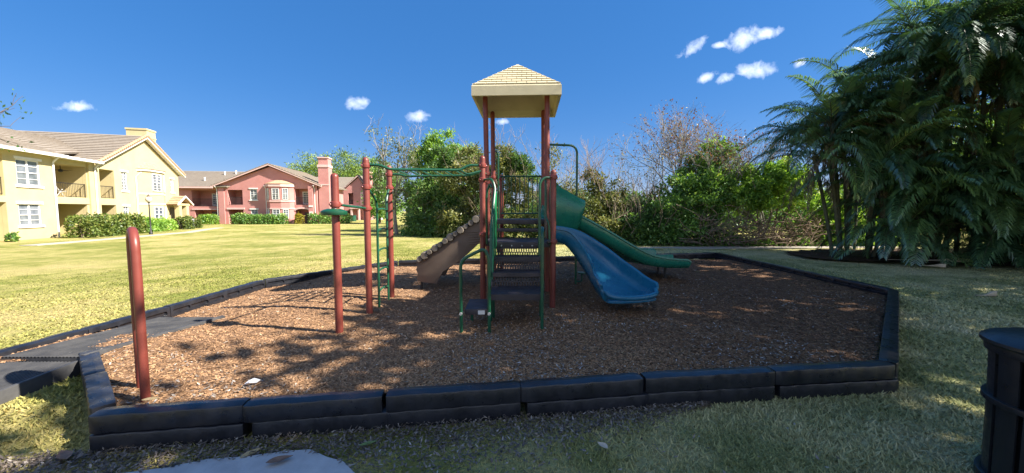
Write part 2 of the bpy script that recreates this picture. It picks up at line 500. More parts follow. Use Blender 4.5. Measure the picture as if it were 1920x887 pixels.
# planting bed under the palms
PB = [(10.2, 12.6), (11.2, 11.5), (12.4, 11.0), (14.0, 10.6), (16.0, 10.2), (19.5, 9.9), (23, 9.6), (24, 15), (17, 15.4), (12.5, 15.2), (10.6, 14.2)]
xs = np.arange(9.5, 24.5, .2); ys = np.arange(9.4, 15.6, .2)
X, Y = np.meshgrid(xs, ys); nx, ny = len(xs), len(ys)
Z = -.17 + vnoise(X, Y, 1.7, 5) * .06 + vnoise(X, Y, 5, 6) * .04
ids = np.arange(nx * ny).reshape(ny, nx)
F = np.stack([ids[:-1, :-1], ids[:-1, 1:], ids[1:, 1:], ids[1:, :-1]], -1).reshape(-1, 4)
wob = vnoise(X[:-1, :-1], Y[:-1, :-1], 1.1, 8).ravel() * .6 - .3
F = F[inside(PB, X[:-1, :-1].ravel() + .1 + wob, Y[:-1, :-1].ravel() + .1 + wob)]
me = bpy.data.meshes.new('soil_ground')
me.from_pydata(np.stack([X, Y, Z], -1).reshape(-1, 3).tolist(), [], F.tolist())
bm = bmesh.new(); bm.from_mesh(me); bmesh.ops.delete(bm, geom=[v for v in bm.verts if not v.link_faces], context='VERTS'); bm.to_mesh(me); bm.free()
me.shade_smooth(); me.materials.append(M['soil'])
tag(link_mesh('soil_ground', me), 'dark leaf strewn soil under the palms', 'soil', kind='structure')

# ------------------------------------------------------------------ border timbers
def timber_mesh(slots):
    """1 m long along X, outer face towards -Y, top at z=.13"""
    mb = MB()
    n = 41; loops = []
    for i in range(n):
        x = -.5 + i / (n - 1)
        sc = .010 * abs(math.sin((x + .5) * PI * 7)) ** .6
        e = min(i, n - 1 - i)
        ins = (.005, .001)[e] if e < 2 else 0
        yo = -.065 - sc + ins; yi = .06 - ins
        zt = .128 - ins + .002 * math.sin(x * 17); zb = .0
        r = .010
        loops.append([(x, yo + r * .2, zb), (x, yo, zb + r), (x, yo, zt - r * 1.3), (x, yo + r * .35, zt - r * .35), (x, yo + r * 1.3, zt),
                      (x, -.012, zt + .001), (x, 0, zt + .004), (x, .012, zt + .001),
                      (x, yi - r, zt), (x, yi - r * .3, zt - r * .3), (x, yi, zt - r), (x, yi, zb + r), (x, yi - r * .3, zb)])
    mb.loft(loops)
    tmp = mb.build('tmp', M['border'], loc=(0, 0, 0), ang=32)
    if slots:
        cut = MB()
        for c, hl in ((-.3, .13), (.02, .14), (.33, .12)):
            poly = []
            for s in (1, -1):
                for k in range(7):
                    a = -PI / 2 + PI * k / 6
                    poly.append((c + s * (hl + .024 * math.cos(a)), .035, .062 + s * .024 * math.sin(a)))
            cut.prism(poly, (0, .06, 0))
        for sx in (-.18, .5 - .06):
            pass
        co = cut.build('cut', M['border'], loc=(0, 0, 0), sm=False)
        md = tmp.modifiers.new('b', 'BOOLEAN'); md.object = co; md.operation = 'DIFFERENCE'; md.solver = 'EXACT'
        dg = bpy.context.evaluated_depsgraph_get()
        me = bpy.data.meshes.new_from_object(tmp.evaluated_get(dg))
        bpy.data.objects.remove(co)
    else:
        me = tmp.data.copy()
    bpy.data.objects.remove(tmp)
    me.name = 'border_timber'
    me.shade_smooth(); me.set_sharp_from_angle(angle=R(32))
    return me
TM_PLAIN, TM_SLOT = timber_mesh(False), timber_mesh(True)
ORD = ['first', 'second', 'third', 'fourth', 'fifth', 'sixth', 'seventh', 'eighth', 'ninth', 'tenth', 'eleventh', 'twelfth']
def timber_run(a, b, n, where, frm, rows, slots, z0=-.065, jitter=.004):
    a = Vector((*a, 0)); b = Vector((*b, 0))
    d = (b - a); L = d.length / n
    ang = math.atan2(d.y, d.x)
    for row in rows:
        sh = .05 if row == 'lower' else 0
        for i in range(n):
            o = bpy.data.objects.new('border_timber', TM_SLOT if slots else TM_PLAIN)
            COL.objects.link(o)
            c = a + d * ((i + .5) / n) + d.normalized() * sh * (0 if i in (0,) else 1)
            dz = random.uniform(-jitter, jitter)
            out = Vector((d.y, -d.x, 0)).normalized() * random.uniform(-.008, .008)
            o.location = (c.x + out.x, c.y + out.y, (z0 if len(rows) > 1 else z0 - .062) - (.133 if row == 'lower' else 0) + dz)
            o.rotation_euler = (0, 0, ang + random.uniform(-.004, .004))
            o.scale = ((L - .006) / 1.0, 1, 1 if len(rows) > 1 else 1.45)
            rw = f'{row} row, ' if len(rows) > 1 else ''
            if n == 1: lab = f'black plastic border timber, {rw}{where}'
            else: lab = f'black plastic border timber, {rw}{where}, {ORD[i]} from {frm}'
            tag(o, lab, 'border timber', 'black plastic border timbers around the mulch bed')
UL = ('upper', 'lower')
timber_run((-2.90, 2.47), (-.99, 2.75), 2, 'left near edge', 'the left', UL, False)
timber_run((-.965, 2.755), (1.09, 3.04), 2, 'middle near edge', 'the left', UL, False)
timber_run((1.115, 3.045), (3.47, 3.30), 2, 'right near edge', 'the left', UL, False)
timber_run((3.49, 3.33), (6.76, 6.45), 4, 'slanting right edge', 'the front', UL, True)
timber_run((6.78, 6.49), (6.91, 12.3), 5, 'straight right edge', 'the front', UL, True)
timber_run((6.88, 12.38), (-3.2, 10.31), 9, 'back edge', 'the right', ('upper',), True)
timber_run((-3.24, 10.29), (-5.07, 7.45), 3, 'back left diagonal edge', 'the back', ('upper',), True)
timber_run((-5.09, 7.42), (-5.09, 2.2), 5, 'left edge beside the sunny lawn', 'the back', ('upper',), True)
timber_run((-4.26, 3.63), (-2.92, 2.55), 2, 'slanting edge by ramp', 'the ramp', UL, False)

# ------------------------------------------------------------------ ramp
t = thing('access_ramp', 'black ribbed plastic ramp leading over the border into the mulch', 'ramp', (-4.4, 3.5, -.2))
def ramp_piece(x0, x1, ya, za, yb, zb, zlow):
    mb = MB()
    mb.hexa([(x0, ya, zlow), (x1, ya, zlow), (x1 + .1, yb, zlow), (x0 + .1, yb, zlow), (x0, ya, za), (x1, ya, za), (x1 + .1, yb, zb), (x0 + .1, yb, zb)])
    n = 22
    for i in range(n):
        u = (i + .3) / n
        w = .45 / n
        p = []
        for (uu, h) in ((u, 0), (u + w, 0)):
            p.append((x0 + (x1 - x0) * uu, uu))
        xa, xb = p[0][0], p[1][0]
        mb.hexa([(xa, ya, za - .01), (xb, ya, za - .01), (xb + .1, yb, zb - .01), (xa + .1, yb, zb - .01),
                 (xa, ya, za + .005), (xb, ya, za + .005), (xb + .1, yb, zb + .005), (xa + .1, yb, zb + .005)])
    return mb
ramp_piece(-5.0, -4.27, .4, -.18, 3.42, .015, -.24).build('outer_deck', M['ramp'], t, sm=False)
ramp_piece(-4.93, -4.17, 3.46, .045, 4.95, .0, -.1).build('inner_deck', M['ramp'], t, sm=False)
mb = MB()
mb.hexa([(-4.262, .4, -.25), (-4.225, .4, -.25), (-4.125, 3.42, -.25), (-4.162, 3.42, -.25), (-4.262, .4, -.15), (-4.225, .4, -.15), (-4.125, 3.42, .03), (-4.162, 3.42, .03)])
mb.build('side_board', M['ramp'], t, bevel=.006)
mb = MB()
mb.hexa([(-4.162, 3.46, -.1), (-4.12, 3.46, -.1), (-3.95, 4.98, -.1), (-4.0, 4.98, -.1), (-4.162, 3.46, .07), (-4.12, 3.46, .07), (-3.95, 4.98, .02), (-4.0, 4.98, .02)])
mb.build('side_board', M['ramp'], t, bevel=.006)

# ------------------------------------------------------------------ loop marker with panel (seen edge on)
t = thing('arched_sign_post', 'dark red arched pipe post with flat panel, beside the ramp', 'sign post', (-2.99, 2.88, 0))
na, fa = Vector((-2.865, 2.785, 0)), Vector((-3.10, 2.985, 0))
dirv = (fa - na).normalized(); W = (fa - na).length
path = [na + Vector((0, 0, -.15)), na + Vector((0, 0, 1.3 - W / 2))]
cc = (na + fa) / 2 + Vector((0, 0, 1.3 - W / 2))
for k in range(1, 12):
    a = PI * k / 12
    path.append(cc - dirv * math.cos(a) * W / 2 + Vector((0, 0, math.sin(a) * W / 2)))
path += [fa + Vector((0, 0, 1.3 - W / 2)), fa + Vector((0, 0, -.15))]
MB().tube(path, .030, 14).build('arch_pipe', M['post'], t)
nrm = Vector((-dirv.y, dirv.x, 0))
poly = []
for s, z in ((-1, .52), (1, .52)):
    poly.append(cc * 1 + dirv * s * (W / 2 - .04) + Vector((0, 0, z - cc.z)))
for k in range(9):
    a = PI * k / 8
    poly.append(cc + dirv * math.cos(a) * (W / 2 - .04) + Vector((0, 0, math.sin(a) * (W / 2 - .04))))
MB().prism([p - nrm * .009 for p in poly], nrm * .018).build('panel', M['post'], t, bevel=.003)
for z in (.66, 1.12):
    p = na + dirv * .05 + Vector((0, 0, z)); 
    MB().rod(p - nrm * .022, p + nrm * .022, .012, 8).build('bolt', M['grey'], t)

# ------------------------------------------------------------------ litter bin
cxx, cyy = 3.14, 1.98
t = thing('litter_bin', 'round black slatted litter bin with domed lid on the shaded grass', 'litter bin', (cxx, cyy, -.2))
mb = MB(); mb.lathe([(.262, .03), (.262, .76)], (cxx, cyy, -.2), 32); mb.build('liner', M['can'], t)
def ring(r0, r1, z0, z1): 
    m = MB(); seg = 40; vs = []; fs = []
    for k in range(seg):
        a = 2 * PI * k / seg
        for r_, z_ in ((r0, z0), (r1, z0), (r1, z1), (r0, z1)):
            vs.append((cxx + r_ * math.cos(a), cyy + r_ * math.sin(a), z_ - .2))
    for k in range(seg):
        k2 = (k + 1) % seg
        for j in range(4):
            j2 = (j + 1) % 4
            fs.append((k * 4 + j, k2 * 4 + j, k2 * 4 + j2, k * 4 + j2))
    return m.add(vs, fs)
ring(.30, .328, .455, .485).build('band', M['can'], t, bevel=.004)
ring(.30, .328, .02, .06).build('band', M['can'], t, bevel=.004)
ring(.295, .332, .725, .765).build('band', M['can'], t, bevel=.004)
NS = 14
for k in range(NS):
    a0 = 2 * PI * (k + .10) / NS; a1 = 2 * PI * (k + .90) / NS
    m = MB(); loops = []
    for (r, z) in ((.300, .03), (.305, .47), (.312, .72), (.308, .745)):
        row = []
        for i in range(5):
            a = a0 + (a1 - a0) * i / 4
            row.append((cxx + r * math.cos(a), cyy + r * math.sin(a), z - .2))
        for i in range(4, -1, -1):
            a = a0 + (a1 - a0) * i / 4
            row.append((cxx + (r - .012) * math.cos(a), cyy + (r - .012) * math.sin(a), z - .2))
        loops.append(row)
    m.loft(loops); m.build('slat', M['can'], t)
mb = MB(); mb.lathe([(.30, .765), (.345, .765), (.352, .775), (.35, .79), (.33, .803), (.27, .822), (.17, .838), (.0, .842)], (cxx, cyy, -.2), 40)
mb.build('lid', M['can'], t)
for o_ in [t]:
    o_.scale = (1, 1, 1.13)


# ------------------------------------------------------------------ PLAY STRUCTURE
PS = thing('play_structure', 'playground tower with tan roof, green and blue slides, climber and overhead bars', 'play structure', (.1, 6.4, 0))
D, E_, ML, MR, BL, BR = [Vector(p) for p in ((-.455, 5.72, 0), (.61, 5.47, 0), (-.415, 6.68, 0), (.64, 6.56, 0), (-.37, 7.72, 0), (.665, 7.62, 0))]
A, B, C = Vector((-2.10, 4.39, 0)), Vector((-2.065, 5.25, 0)), Vector((-2.045, 6.18, 0))
PR = .045
def post(p, h, lean=0.0, clamps=(), r=PR):
    top = Vector((p.x - lean, p.y, h))
    bot = Vector((p.x, p.y, -.2))
    m = MB()
    pts = [bot, top - Vector((0, 0, .05)), top - Vector((0, 0, .03)), top - Vector((0, 0, .012)), top]
    m.tube(pts, [r, r, r * .93, r * .7, r * .2], 16)
    o = m.build('post', M['post'], PS)
    for z in clamps:
        k = (z + .2) / (h + .2)
        c = bot.lerp(top, k)
        q = MB()
        q.tube([c + Vector((0, 0, dz)) for dz in (-.034, -.028, 0, .028, .034)], [r + .004, r + .013, r + .016, r + .013, r + .004], 16)
        for a in (.5, 2.4, 4.1):
            e = Vector((math.cos(a), math.sin(a), 0))
            q.tube([c + e * (r + .006), c + e * (r + .026), c + e * (r + .032)], [.014, .014, .006], 8)
        q.build('clamp', M['clamp'], o)
    return o
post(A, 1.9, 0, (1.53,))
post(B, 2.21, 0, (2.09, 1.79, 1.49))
post(C, 2.21, 0, (2.06, 1.84))
post(D, 2.3, 0, (2.15, 1.93, 1.09))
post(E_, 2.06, 0, (1.95, 1.0))
post(ML, 3.5, .06, (2.12, 1.97))
post(MR, 3.5, .03, (2.03,))
post(BL, 3.5, .03, (2.15, 1.95))
post(BR, 3.5, .03, (2.1,))
post(Vector((-.225, 7.95, 0)), 2.23, 0, (2.13,))
# thin green climbing pole behind the left back post
MB().tube(fillet([(-.30, 8.1, -.1), (-.30, 8.1, 2.72), (-.42, 7.78, 2.72)], .15), .02, 10).build('climbing_pole', M['green'], PS)

# roof: hollow pyramid with a deep fascia and raised tile courses
rc = Vector((.105, 7.10, 0)); hw = .745; ang = R(-2.5)
def rp(a, b, z):
    return Vector((rc.x + a * math.cos(ang) - b * math.sin(ang), rc.y + a * math.sin(ang) + b * math.cos(ang), z))
ZE, ZB, ZT = 3.58, 3.40, 4.17
m = MB()
S4 = ((-1, -1), (1, -1), (1, 1), (-1, 1))
prof = [(hw + .015, ZB), (hw + .015, ZE - .02), (hw, ZE), (.03, ZT - .01), (.03, ZT - .05), (hw - .05, ZE - .05), (hw - .03, ZB)]
loops = [[rp(sx * w, sy * w, z) for sx, sy in S4] for w, z in prof]
m.loft(loops + [loops[0]], cap=False)
m.add([rp(sx * .03, sy * .03, ZT - .01) for sx, sy in S4], [(0, 1, 2, 3)])
m.add([rp(sx * .03, sy * .03, ZT - .05) for sx, sy in S4], [(3, 2, 1, 0)])
roof = m.build('roof', M['tan_roof'], PS, sm=False)
m = MB()
NC = 9
for side in range(4):
    ca, sa = math.cos(side * PI / 2), math.sin(side * PI / 2)
    def sp(u, k, h):     # u lateral, k 0..1 up the slope, h height above it
        w = hw * (1 - k) + .03 * k
        zz = ZE + (ZT - ZE - .01) * k
        nz = hw / math.hypot(hw, ZT - ZE); no = (ZT - ZE) / math.hypot(hw, ZT - ZE)
        a, b = u, -(w + h * no)
        return rp(a * ca - b * sa, a * sa + b * ca, zz + h * nz)
    for i in range(NC):
        k0, k1 = i / NC + .012, (i + 1) / NC - .004
        w0 = hw * (1 - k0) + .03 * k0; w1 = hw * (1 - k1) + .03 * k1
        bw = .172
        off = bw / 2 if i % 2 else 0
        n = int(w0 / bw) + 2
        for j in range(-n, n + 1):
            a0 = j * bw + off + .007; a1 = (j + 1) * bw + off - .007
            c0, c1 = max(a0, -w0 + .004), min(a1, w0 - .004)
            d0, d1 = max(a0, -w1 + .002), min(a1, w1 - .002)
            if c1 - c0 < .015: continue
            if d1 - d0 < .004:
                mid = min(max((c0 + c1) / 2, -w1), w1); d0, d1 = mid - .002, mid + .002
            m.hexa([sp(c0, k0, -.002), sp(c1, k0, -.002), sp(d1, k1, -.002), sp(d0, k1, -.002), sp(c0, k0, .022), sp(c1, k0, .022), sp(d1, k1, .009), sp(d0, k1, .009)])
m.hexa([rp(sx * .09, sy * .09, ZT - .07) for sx, sy in S4] + [rp(sx * .02, sy * .02, ZT + .015) for sx, sy in S4])
m.build('roof_tiles', M['tan_roof'], roof, sm=False)

# decks
ZL, ZU = .98, 1.30
def quad_deck(a, b, c, d, z, th, inset=.03):
    ctr = (a + b + c + d) / 4
    p = [q + (ctr - q).normalized() * inset for q in (a, b, c, d)]
    mm = MB()
    mm.hexa([Vector((q.x, q.y, z - th)) for q in p] + [Vector((q.x, q.y, z)) for q in p])
    return mm
quad_deck(D, E_, MR, ML, ZL, .075).build('lower_deck', M['deck'], PS, bevel=.012)
quad_deck(ML, MR, BR, BL, ZU, .085).build('upper_deck', M['deck'], PS, bevel=.012)
m = MB(); m.box(-.36, .57, 6.42, 6.60, 1.09, 1.145); m.build('step', M['deck'], PS, bevel=.012)
for k in range(4):
    x = -.16 + k * .155
    MB().tube([(x, 5.545, .93), (x, 5.525, .93)], .012, 8).build('bolt', M['grey'], PS)
m = MB(); m.box(-.27, .43, 5.555, 5.6, .885, .985); m.build('deck_nosing', M['deck'], PS, bevel=.01)
# stairs
XL, XR = -.262, .40
def step(y0, y1, z, th, x0=XL, x1=XR):
    m = MB(); m.box(x0, x1, y0, y1, z - th, z)
    nb = int((x1 - x0) / .016)
    for i in range(nb):
        xx = x0 + .01 + i * (x1 - x0 - .02) / nb
        m.box(xx, xx + .007, y0 + .015, y1 - .015, z - .004, z + .004)
    return m.build('step', M['deck'], PS, bevel=0)
step(4.44, 4.95, .435, .075)
step(4.93, 5.20, .615, .05)
step(5.22, 5.50, .795, .05)
def riser(y, z0, z1, rows):
    m = MB()
    cols = 17
    x0, x1 = XL + .02, XR - .02
    cw = (x1 - x0) / cols
    rh = (z1 - z0) / rows
    for r_ in range(rows + 1):
        z = z0 + r_ * rh
        m.box(x0, x1, y, y + .012, max(z - .006, z0 - .01), min(z + .006, z1 + .01))
    for r_ in range(rows):
        za, zb = z0 + r_ * rh + .0062, z0 + (r_ + 1) * rh - .0062
        for c in range(cols + 1):
            xx = x0 + c * cw + (cw / 2 if r_ % 2 else 0)
            if xx > x1: continue
            m.box(xx - cw * .22, xx + cw * .22, y + .0015, y + .0105, za, zb)
    m.build('riser', M['deck'], PS, sm=False)
riser(4.955, .30, .56, 4)
riser(5.205, .50, .74, 4)
riser(5.51, .66, .89, 4)
for x, y, h in ((XL + .01, 4.95, .4), (XR - .01, 4.95, .4)):
    MB().rod((x, y, -.1), (x, y, h), .018).build('leg', M['green'], PS)
# stringers
for x in (XL - .012, XR + .012):
    m = MB()
    poly = [(x - .008, 4.9, .34), (x - .008, 5.0, .34), (x - .008, 5.56, .84), (x - .008, 5.56, .94), (x - .008, 5.5, .94), (x - .008, 4.9, .46)]
    m.prism(poly, (.016, 0, 0)); m.build('stringer', M['deck'], PS, bevel=.003)
# side step with loop rail
m = MB(); m.box(-.565, -.30, 4.32, 4.84, .21, .285)
m.build('side_step', M['deck'], PS, bevel=.015)
m = MB(); m.box(-.405, -.325, 4.313, 4.3185, .222, .268); m.build('sticker', M['sticker'], PS, sm=False)
MB().tube(fillet([(-.60, 4.26, -.15), (-.60, 4.26, .88), (-.32, 4.26, 1.02), (-.268, 4.26, .90), (-.268, 4.26, -.15)], .09), .0195, 10).build('handrail', M['green'], PS)
for z in (.25,):
    for x in (-.60, -.268):
        MB().tube([(x, 4.225, z), (x, 4.33, z)], .018, 8).build('bolt', M['grey'], PS)
MB().rod((-.53, 4.80, -.1), (-.53, 4.80, .22), .018).build('leg', M['green'], PS)
MB().rod((-.28, 4.82, -.1), (-.28, 4.82, .4), .018).build('leg', M['green'], PS)
# right handrail: leg, top bend and loop
MB().tube(fillet([(.362, 4.36, -.15), (.362, 4.36, 1.20), (.375, 4.55, 1.26), (.385, 4.66, 1.16), (.385, 4.72, .5)], .08), .0195, 10).build('handrail', M['green'], PS)
MB().tube(fillet([(.40, 5.36, .8), (.40, 5.36, 1.86), (.47, 5.40, 1.94), (.60, 5.46, 1.94)], .1), .019, 10).build('handrail', M['green'], PS)
MB().tube(fillet([(.50, 5.52, 1.92), (.50, 5.50, 1.36), (.54, 5.42, 1.28), (.56, 5.44, .95)], .08), .017, 10).build('handrail', M['green'], PS)
MB().tube([(.54, 5.45, 1.0), (.54, 5.38, 1.0), (.54, 5.37, 1.0)], [.03, .03, .015], 10).build('bolt', M['metal_dark'], PS)
# left green panel with arched grab rails
m = MB()
poly = [(-.292, 4.98, .52), (-.292, 5.22, .62), (-.262, 5.60, .98), (-.262, 5.60, 1.70), (-.266, 5.52, 1.76), (-.285, 5.2, 1.3)]
m.prism(poly, (.034, 0, 0)); m.build('side_panel', M['green_panel'], PS, bevel=.008)
MB().tube(fillet([(-.292, 4.96, .42), (-.292, 5.12, 1.2), (-.252, 5.48, 1.80), (-.30, 5.52, 1.93), (-.44, 5.70, 1.93)], .1), .0195, 10).build('handrail', M['green'], PS)
MB().tube(fillet([(-.385, 5.62, .95), (-.385, 5.55, 1.72), (-.33, 5.52, 1.86), (-.30, 5.50, 1.80)], .08), .0175, 10).build('handrail', M['green'], PS)
# back guardrail
def guardrail(a, b, z0, z1, n, name='guardrail'):
    a, b = Vector(a), Vector(b)
    m = MB()
    m.rod(a + Vector((0, 0, z1)), b + Vector((0, 0, z1)), .0165, 8)
    o = m.build(name, M['green'], PS)
    MB().rod(a + Vector((0, 0, z0)), b + Vector((0, 0, z0)), .0165, 8).build('bottom_rail', M['green'], o)
    for i in range(n):
        p = a.lerp(b, (i + .5) / n)
        MB().rod(p + Vector((0, 0, z0)), p + Vector((0, 0, z1)), .0105, 8).build('baluster', M['green'], o)
guardrail((-.24, 7.76, 0), (.655, 7.66, 0), 1.40, 2.17, 10)
# right side tan barrier strip between middle posts (edge on) 
m = MB(); m.prism([(.615, 6.46, 1.0), (.595, 5.62, 1.0), (.595, 5.62, 1.32), (.60, 5.75, 1.32), (.605, 6.2, 1.85), (.615, 6.46, 1.85)], (.022, 0, 0))
m.prism([(.625, 6.2, 1.0), (.618, 5.9, 1.0), (.618, 5.9, 1.2), (.625, 6.2, 1.2)], (.02, 0, 0))
m = MB(); m.box(.572, .60, 6.30, 6.52, .98, 1.92); m.build('barrier', M['brown'], PS, bevel=.006)

# climbing pole with foot disc on the right
MB().tube(fillet([(.66, 7.02, 2.70), (1.245, 7.13, 2.70), (1.245, 7.13, -.1)], .17, 7), .0215, 10).build('climbing_pole', M['green'], PS)
m = MB(); m.tube(fillet([(1.245, 7.13, .08), (1.36, 7.10, .08), (1.36, 7.10, .24)], .05), .014, 8); m.lathe([(.08, .24), (.09, .25), (.085, .265), (.0, .268)], (1.36, 7.10, 0), 16)
m.build('foot_disc', M['green'], PS)
m = MB(); m.lathe([(.03, 0), (.05, .01), (.05, .045), (.03, .06)], (1.19, 7.1, .92), 12); m.build('foot_peg', M['green'], PS)

# overhead bars
def overhead(rail):
    pts = fillet(rail, .06)
    MB().tube(pts, .019, 10).build('overhead_rail', M['green'], OB)
OB = None
m = MB()
nr = [(B.x, B.y, 2.10), (B.x + .2, B.y + .02, 2.10), (B.x + .32, B.y + .06, 2.045), (-.78, 5.62, 2.07), (-.66, 5.66, 2.15), (D.x, D.y, 2.15)]
fr = [(C.x, C.y, 2.06), (C.x + .18, C.y, 2.06), (C.x + .28, C.y, 2.03), (-.72, 6.35, 2.06), (-.6, 6.42, 2.12), (ML.x - .03, ML.y, 2.12)]
OB = m.tube(fillet(nr, .07), .0195, 10).build('overhead_ladder', M['green'], PS)
MB().tube(fillet(fr, .07), .0195, 10).build('rail', M['green'], OB)
for i in range(6):
    f = (i + .4) / 6
    a = Vector(nr[2]).lerp(Vector(nr[3]), f); b = Vector(fr[2]).lerp(Vector(fr[3]), f)
    MB().rod(a, b, .0145, 8).build('rung', M['green'], OB)
MB().tube(fillet([Vector(nr[3]) + Vector((0, 0, 0)), Vector(nr[3]) + Vector((.10, .0, -.07)), (D.x, D.y - .02, 2.07)], .05), .016, 8).build('brace', M['green'], OB)
# vertical ladder between the two tall posts
la, lb = Vector((-2.04, 5.57, 0)), Vector((-2.03, 5.97, 0))
m = MB()
m.tube(fillet([(B.x, B.y, 1.79), (-2.055, 5.36, 1.73), (la.x, la.y, 1.60), (la.x, la.y, -.1)], .1), .0185, 10)
lad = m.build('ladder', M['green'], PS)
MB().tube(fillet([(C.x, C.y, 1.84), (-2.04, 6.1, 1.78), (lb.x, lb.y, 1.62), (lb.x, lb.y, -.1)], .1), .0185, 10).build('rail', M['green'], lad)
for z in (.22, .53, .84, 1.15, 1.46):
    m = MB(); m.tube([(la.x, la.y, z), la.lerp(lb, .3) + Vector((0.0, 0, z + .025)), la.lerp(lb, .7) + Vector((0, 0, z + .025)), (lb.x, lb.y, z)], .0145, 8)
    m.build('rung', M['green'], lad)
# chin bar and half moon seat on the front post
m = MB(); m.tube([(A.x, A.y, 1.53), (B.x, B.y, 1.49)], .0165, 10); m.build('chin_bar', M['green'], PS)
m = MB()
pl = []
for k in range(24):
    a = 2 * PI * k / 24
    pl.append((A.x - .01 + .155 * math.cos(a), A.y - .02 + .12 * math.sin(a), 1.43))
lo = [Vector(p) for p in pl]
cpt = Vector((A.x - .01, A.y - .02, 1.43))
loops = [[cpt + (p - cpt) * s + Vector((0, 0, z)) for p in lo] for s, z in ((.80, -.03), (.95, -.022), (1, 0), (.97, .018), (.8, .034), (.45, .05))]
m.loft(loops); m.build('disc_seat', M['green'], PS)
m = MB()
for dx in (-.03, .03): MB().tube([(A.x + dx, A.y - .055, 1.47), (A.x + dx, A.y - .075, 1.47)], .013, 8).build('bolt', M['grey'], PS)

# log climber on the left
def cl_poly(y):
    pts = [(-.53, 1.33), (-.53, .93)]
    for k in range(9):
        a = k / 8
        x = -.53 - .75 * a; z = .93 - .60 * a ** 1.05 - .05 * math.sin(a * PI)
        pts.append((x, z))
    pts += [(-1.40, .10), (-1.74, .155), (-1.765, .20), (-1.745, .30), (-1.775, .37), (-1.745, .45), (-1.775, .52), (-1.73, .57)]
    return [(x, y, z) for x, z in pts]
for y in (6.74, 7.62):
    cp = MB().prism(cl_poly(y), (0, .035, 0)).build('climber_side', M['brown'], PS, bevel=.008)
    if y < 7:
        for k in range(6):
            z = .86 + k * .043
            m = MB(); m.tube([(-.60 - .012 * k - .2, y - .003, z - .02), (-.6, y - .003, z), (-.555, y - .003, z + .02)], [.006, .010, .006], 6)
            m.build('rib', M['brown'], cp)
NL = 13
for i in range(NL):
    f = i / (NL - 1)
    x = -1.70 + f * 1.14; z = .57 + f * .80
    r = (.055, .072, .05, .066, .048)[i % 5]
    m = MB(); y0 = 6.68 - .01 * (i % 3)
    m.tube([(x, y0, z), (x, y0 + .02, z), (x, 7.66, z), (x, 7.69, z)], [r * .85, r, r, r * .85], 9)
    m.build('log_rung', M['log'], PS, ang=50)
for y in (6.80, 7.6):
    MB().rod((-1.69, y, -.15), (-1.69, y, .2), .02, 10).build('leg', M['metal_dark'], PS)

# slides
def frames(path):
    path = [Vector(p) for p in path]
    out = []
    for i, p in enumerate(path):
        tq = (path[min(i + 1, len(path) - 1)] - path[max(i - 1, 0)])
        hz = Vector((tq.x, tq.y, 0)).normalized()
        rt = Vector((hz.y, -hz.x, 0))
        up = rt.cross(tq.normalized()).normalized()
        if up.z < 0: up = -up
        out.append((p, rt, up))
    return out
def catmull(P, n=8):
    P = [Vector(p) for p in P]
    out = []
    for i in range(len(P) - 1):
        p0, p1, p2, p3 = P[max(i - 1, 0)], P[i], P[i + 1], P[min(i + 2, len(P) - 1)]
        for k in range(n):
            t = k / n
            out.append(.5 * ((2 * p1) + (-p0 + p2) * t + (2 * p0 - 5 * p1 + 4 * p2 - p3) * t * t + (-p0 + 3 * p1 - 3 * p2 + p3) * t ** 3))
    out.append(P[-1])
    return out
def u_profile(hwid, hl, hr, th=.022, ridge=0, bulge=0):
    """closed loop (lateral, vertical): inner surface left to right then outer back; left = -lateral"""
    inn = []
    def wall(h, s):
        return [(s * (hwid + bulge), h), (s * (hwid + bulge - .008), h - .015), (s * (hwid + bulge * .8 - .012), h * .72), (s * (hwid + bulge * .3 - .025), h * .42), (s * (hwid - .055), .10 * h + .01), (s * (hwid - .12), .004)]
    inn += wall(hl, -1)
    if ridge:
        inn += [(-.10, .0), (-.06, ridge * .6), (-.03, ridge), (.03, ridge), (.06, ridge * .6), (.10, .0)]
    else:
        inn += [(-.08, 0), (.08, 0)]
    inn += wall(hr, 1)[::-1]
    lip = .03
    out = [(hwid + bulge + lip, hr + .002), (hwid + bulge + lip + .004, hr - .03), (hwid + bulge + .012, hr - .04), (hwid + bulge * .6 + .012, hr * .6), (hwid + bulge * .2, hr * .3), (hwid - .06, -.03), (hwid - .14, -th - .012),
           (-(hwid - .14), -th - .012), (-(hwid - .06), -.03), (-(hwid + bulge * .2), hl * .3), (-(hwid + bulge * .6 + .012), hl * .6), (-(hwid + bulge + .012), hl - .04), (-(hwid + bulge + lip + .004), hl - .03), (-(hwid + bulge + lip), hl + .002)]
    return inn + out
def slide(name, path, mat, hwf, hlf, hrf, ridge=None, bulge=None, parent=PS, ups=None):
    fr_ = frames(path); n = len(fr_)
    loops = []
    for i, (p, rt, up) in enumerate(fr_):
        s = i / (n - 1)
        if ups is not None: up = (up * (1 - ups) + Vector((0, 0, 1)) * ups).normalized()
        pr = u_profile(hwf(s), hlf(s), hrf(s), ridge=max(ridge(s), .002) if ridge else 0, bulge=bulge(s) if bulge else 0)
        loops.append([p + rt * a + up * b for a, b in pr])
    m = MB(); m.loft(loops)
    return m.build(name, mat, parent, ang=60)
# blue curved slide from the lower deck
bp = catmull([(.64, 6.05, 1.0), (.92, 6.03, .93), (1.19, 5.90, .70), (1.42, 5.67, .44), (1.57, 5.40, .28), (1.65, 5.20, .225), (1.675, 5.11, .22)], 7)
lerp = lambda a, b, s: a + (b - a) * s
sl = slide('blue_slide', bp, M['slide_blue'], lambda s: lerp(.27, .44, float(smooth(.1, .85, s))) - .06 * float(smooth(.90, 1, s)) ,
           lambda s: .20 + .05 * math.sin(PI * min(1, s * 1.3)) - .09 * float(smooth(.85, 1, s)), lambda s: .20 + .03 * math.sin(PI * s) - .07 * float(smooth(.82, 1, s)))
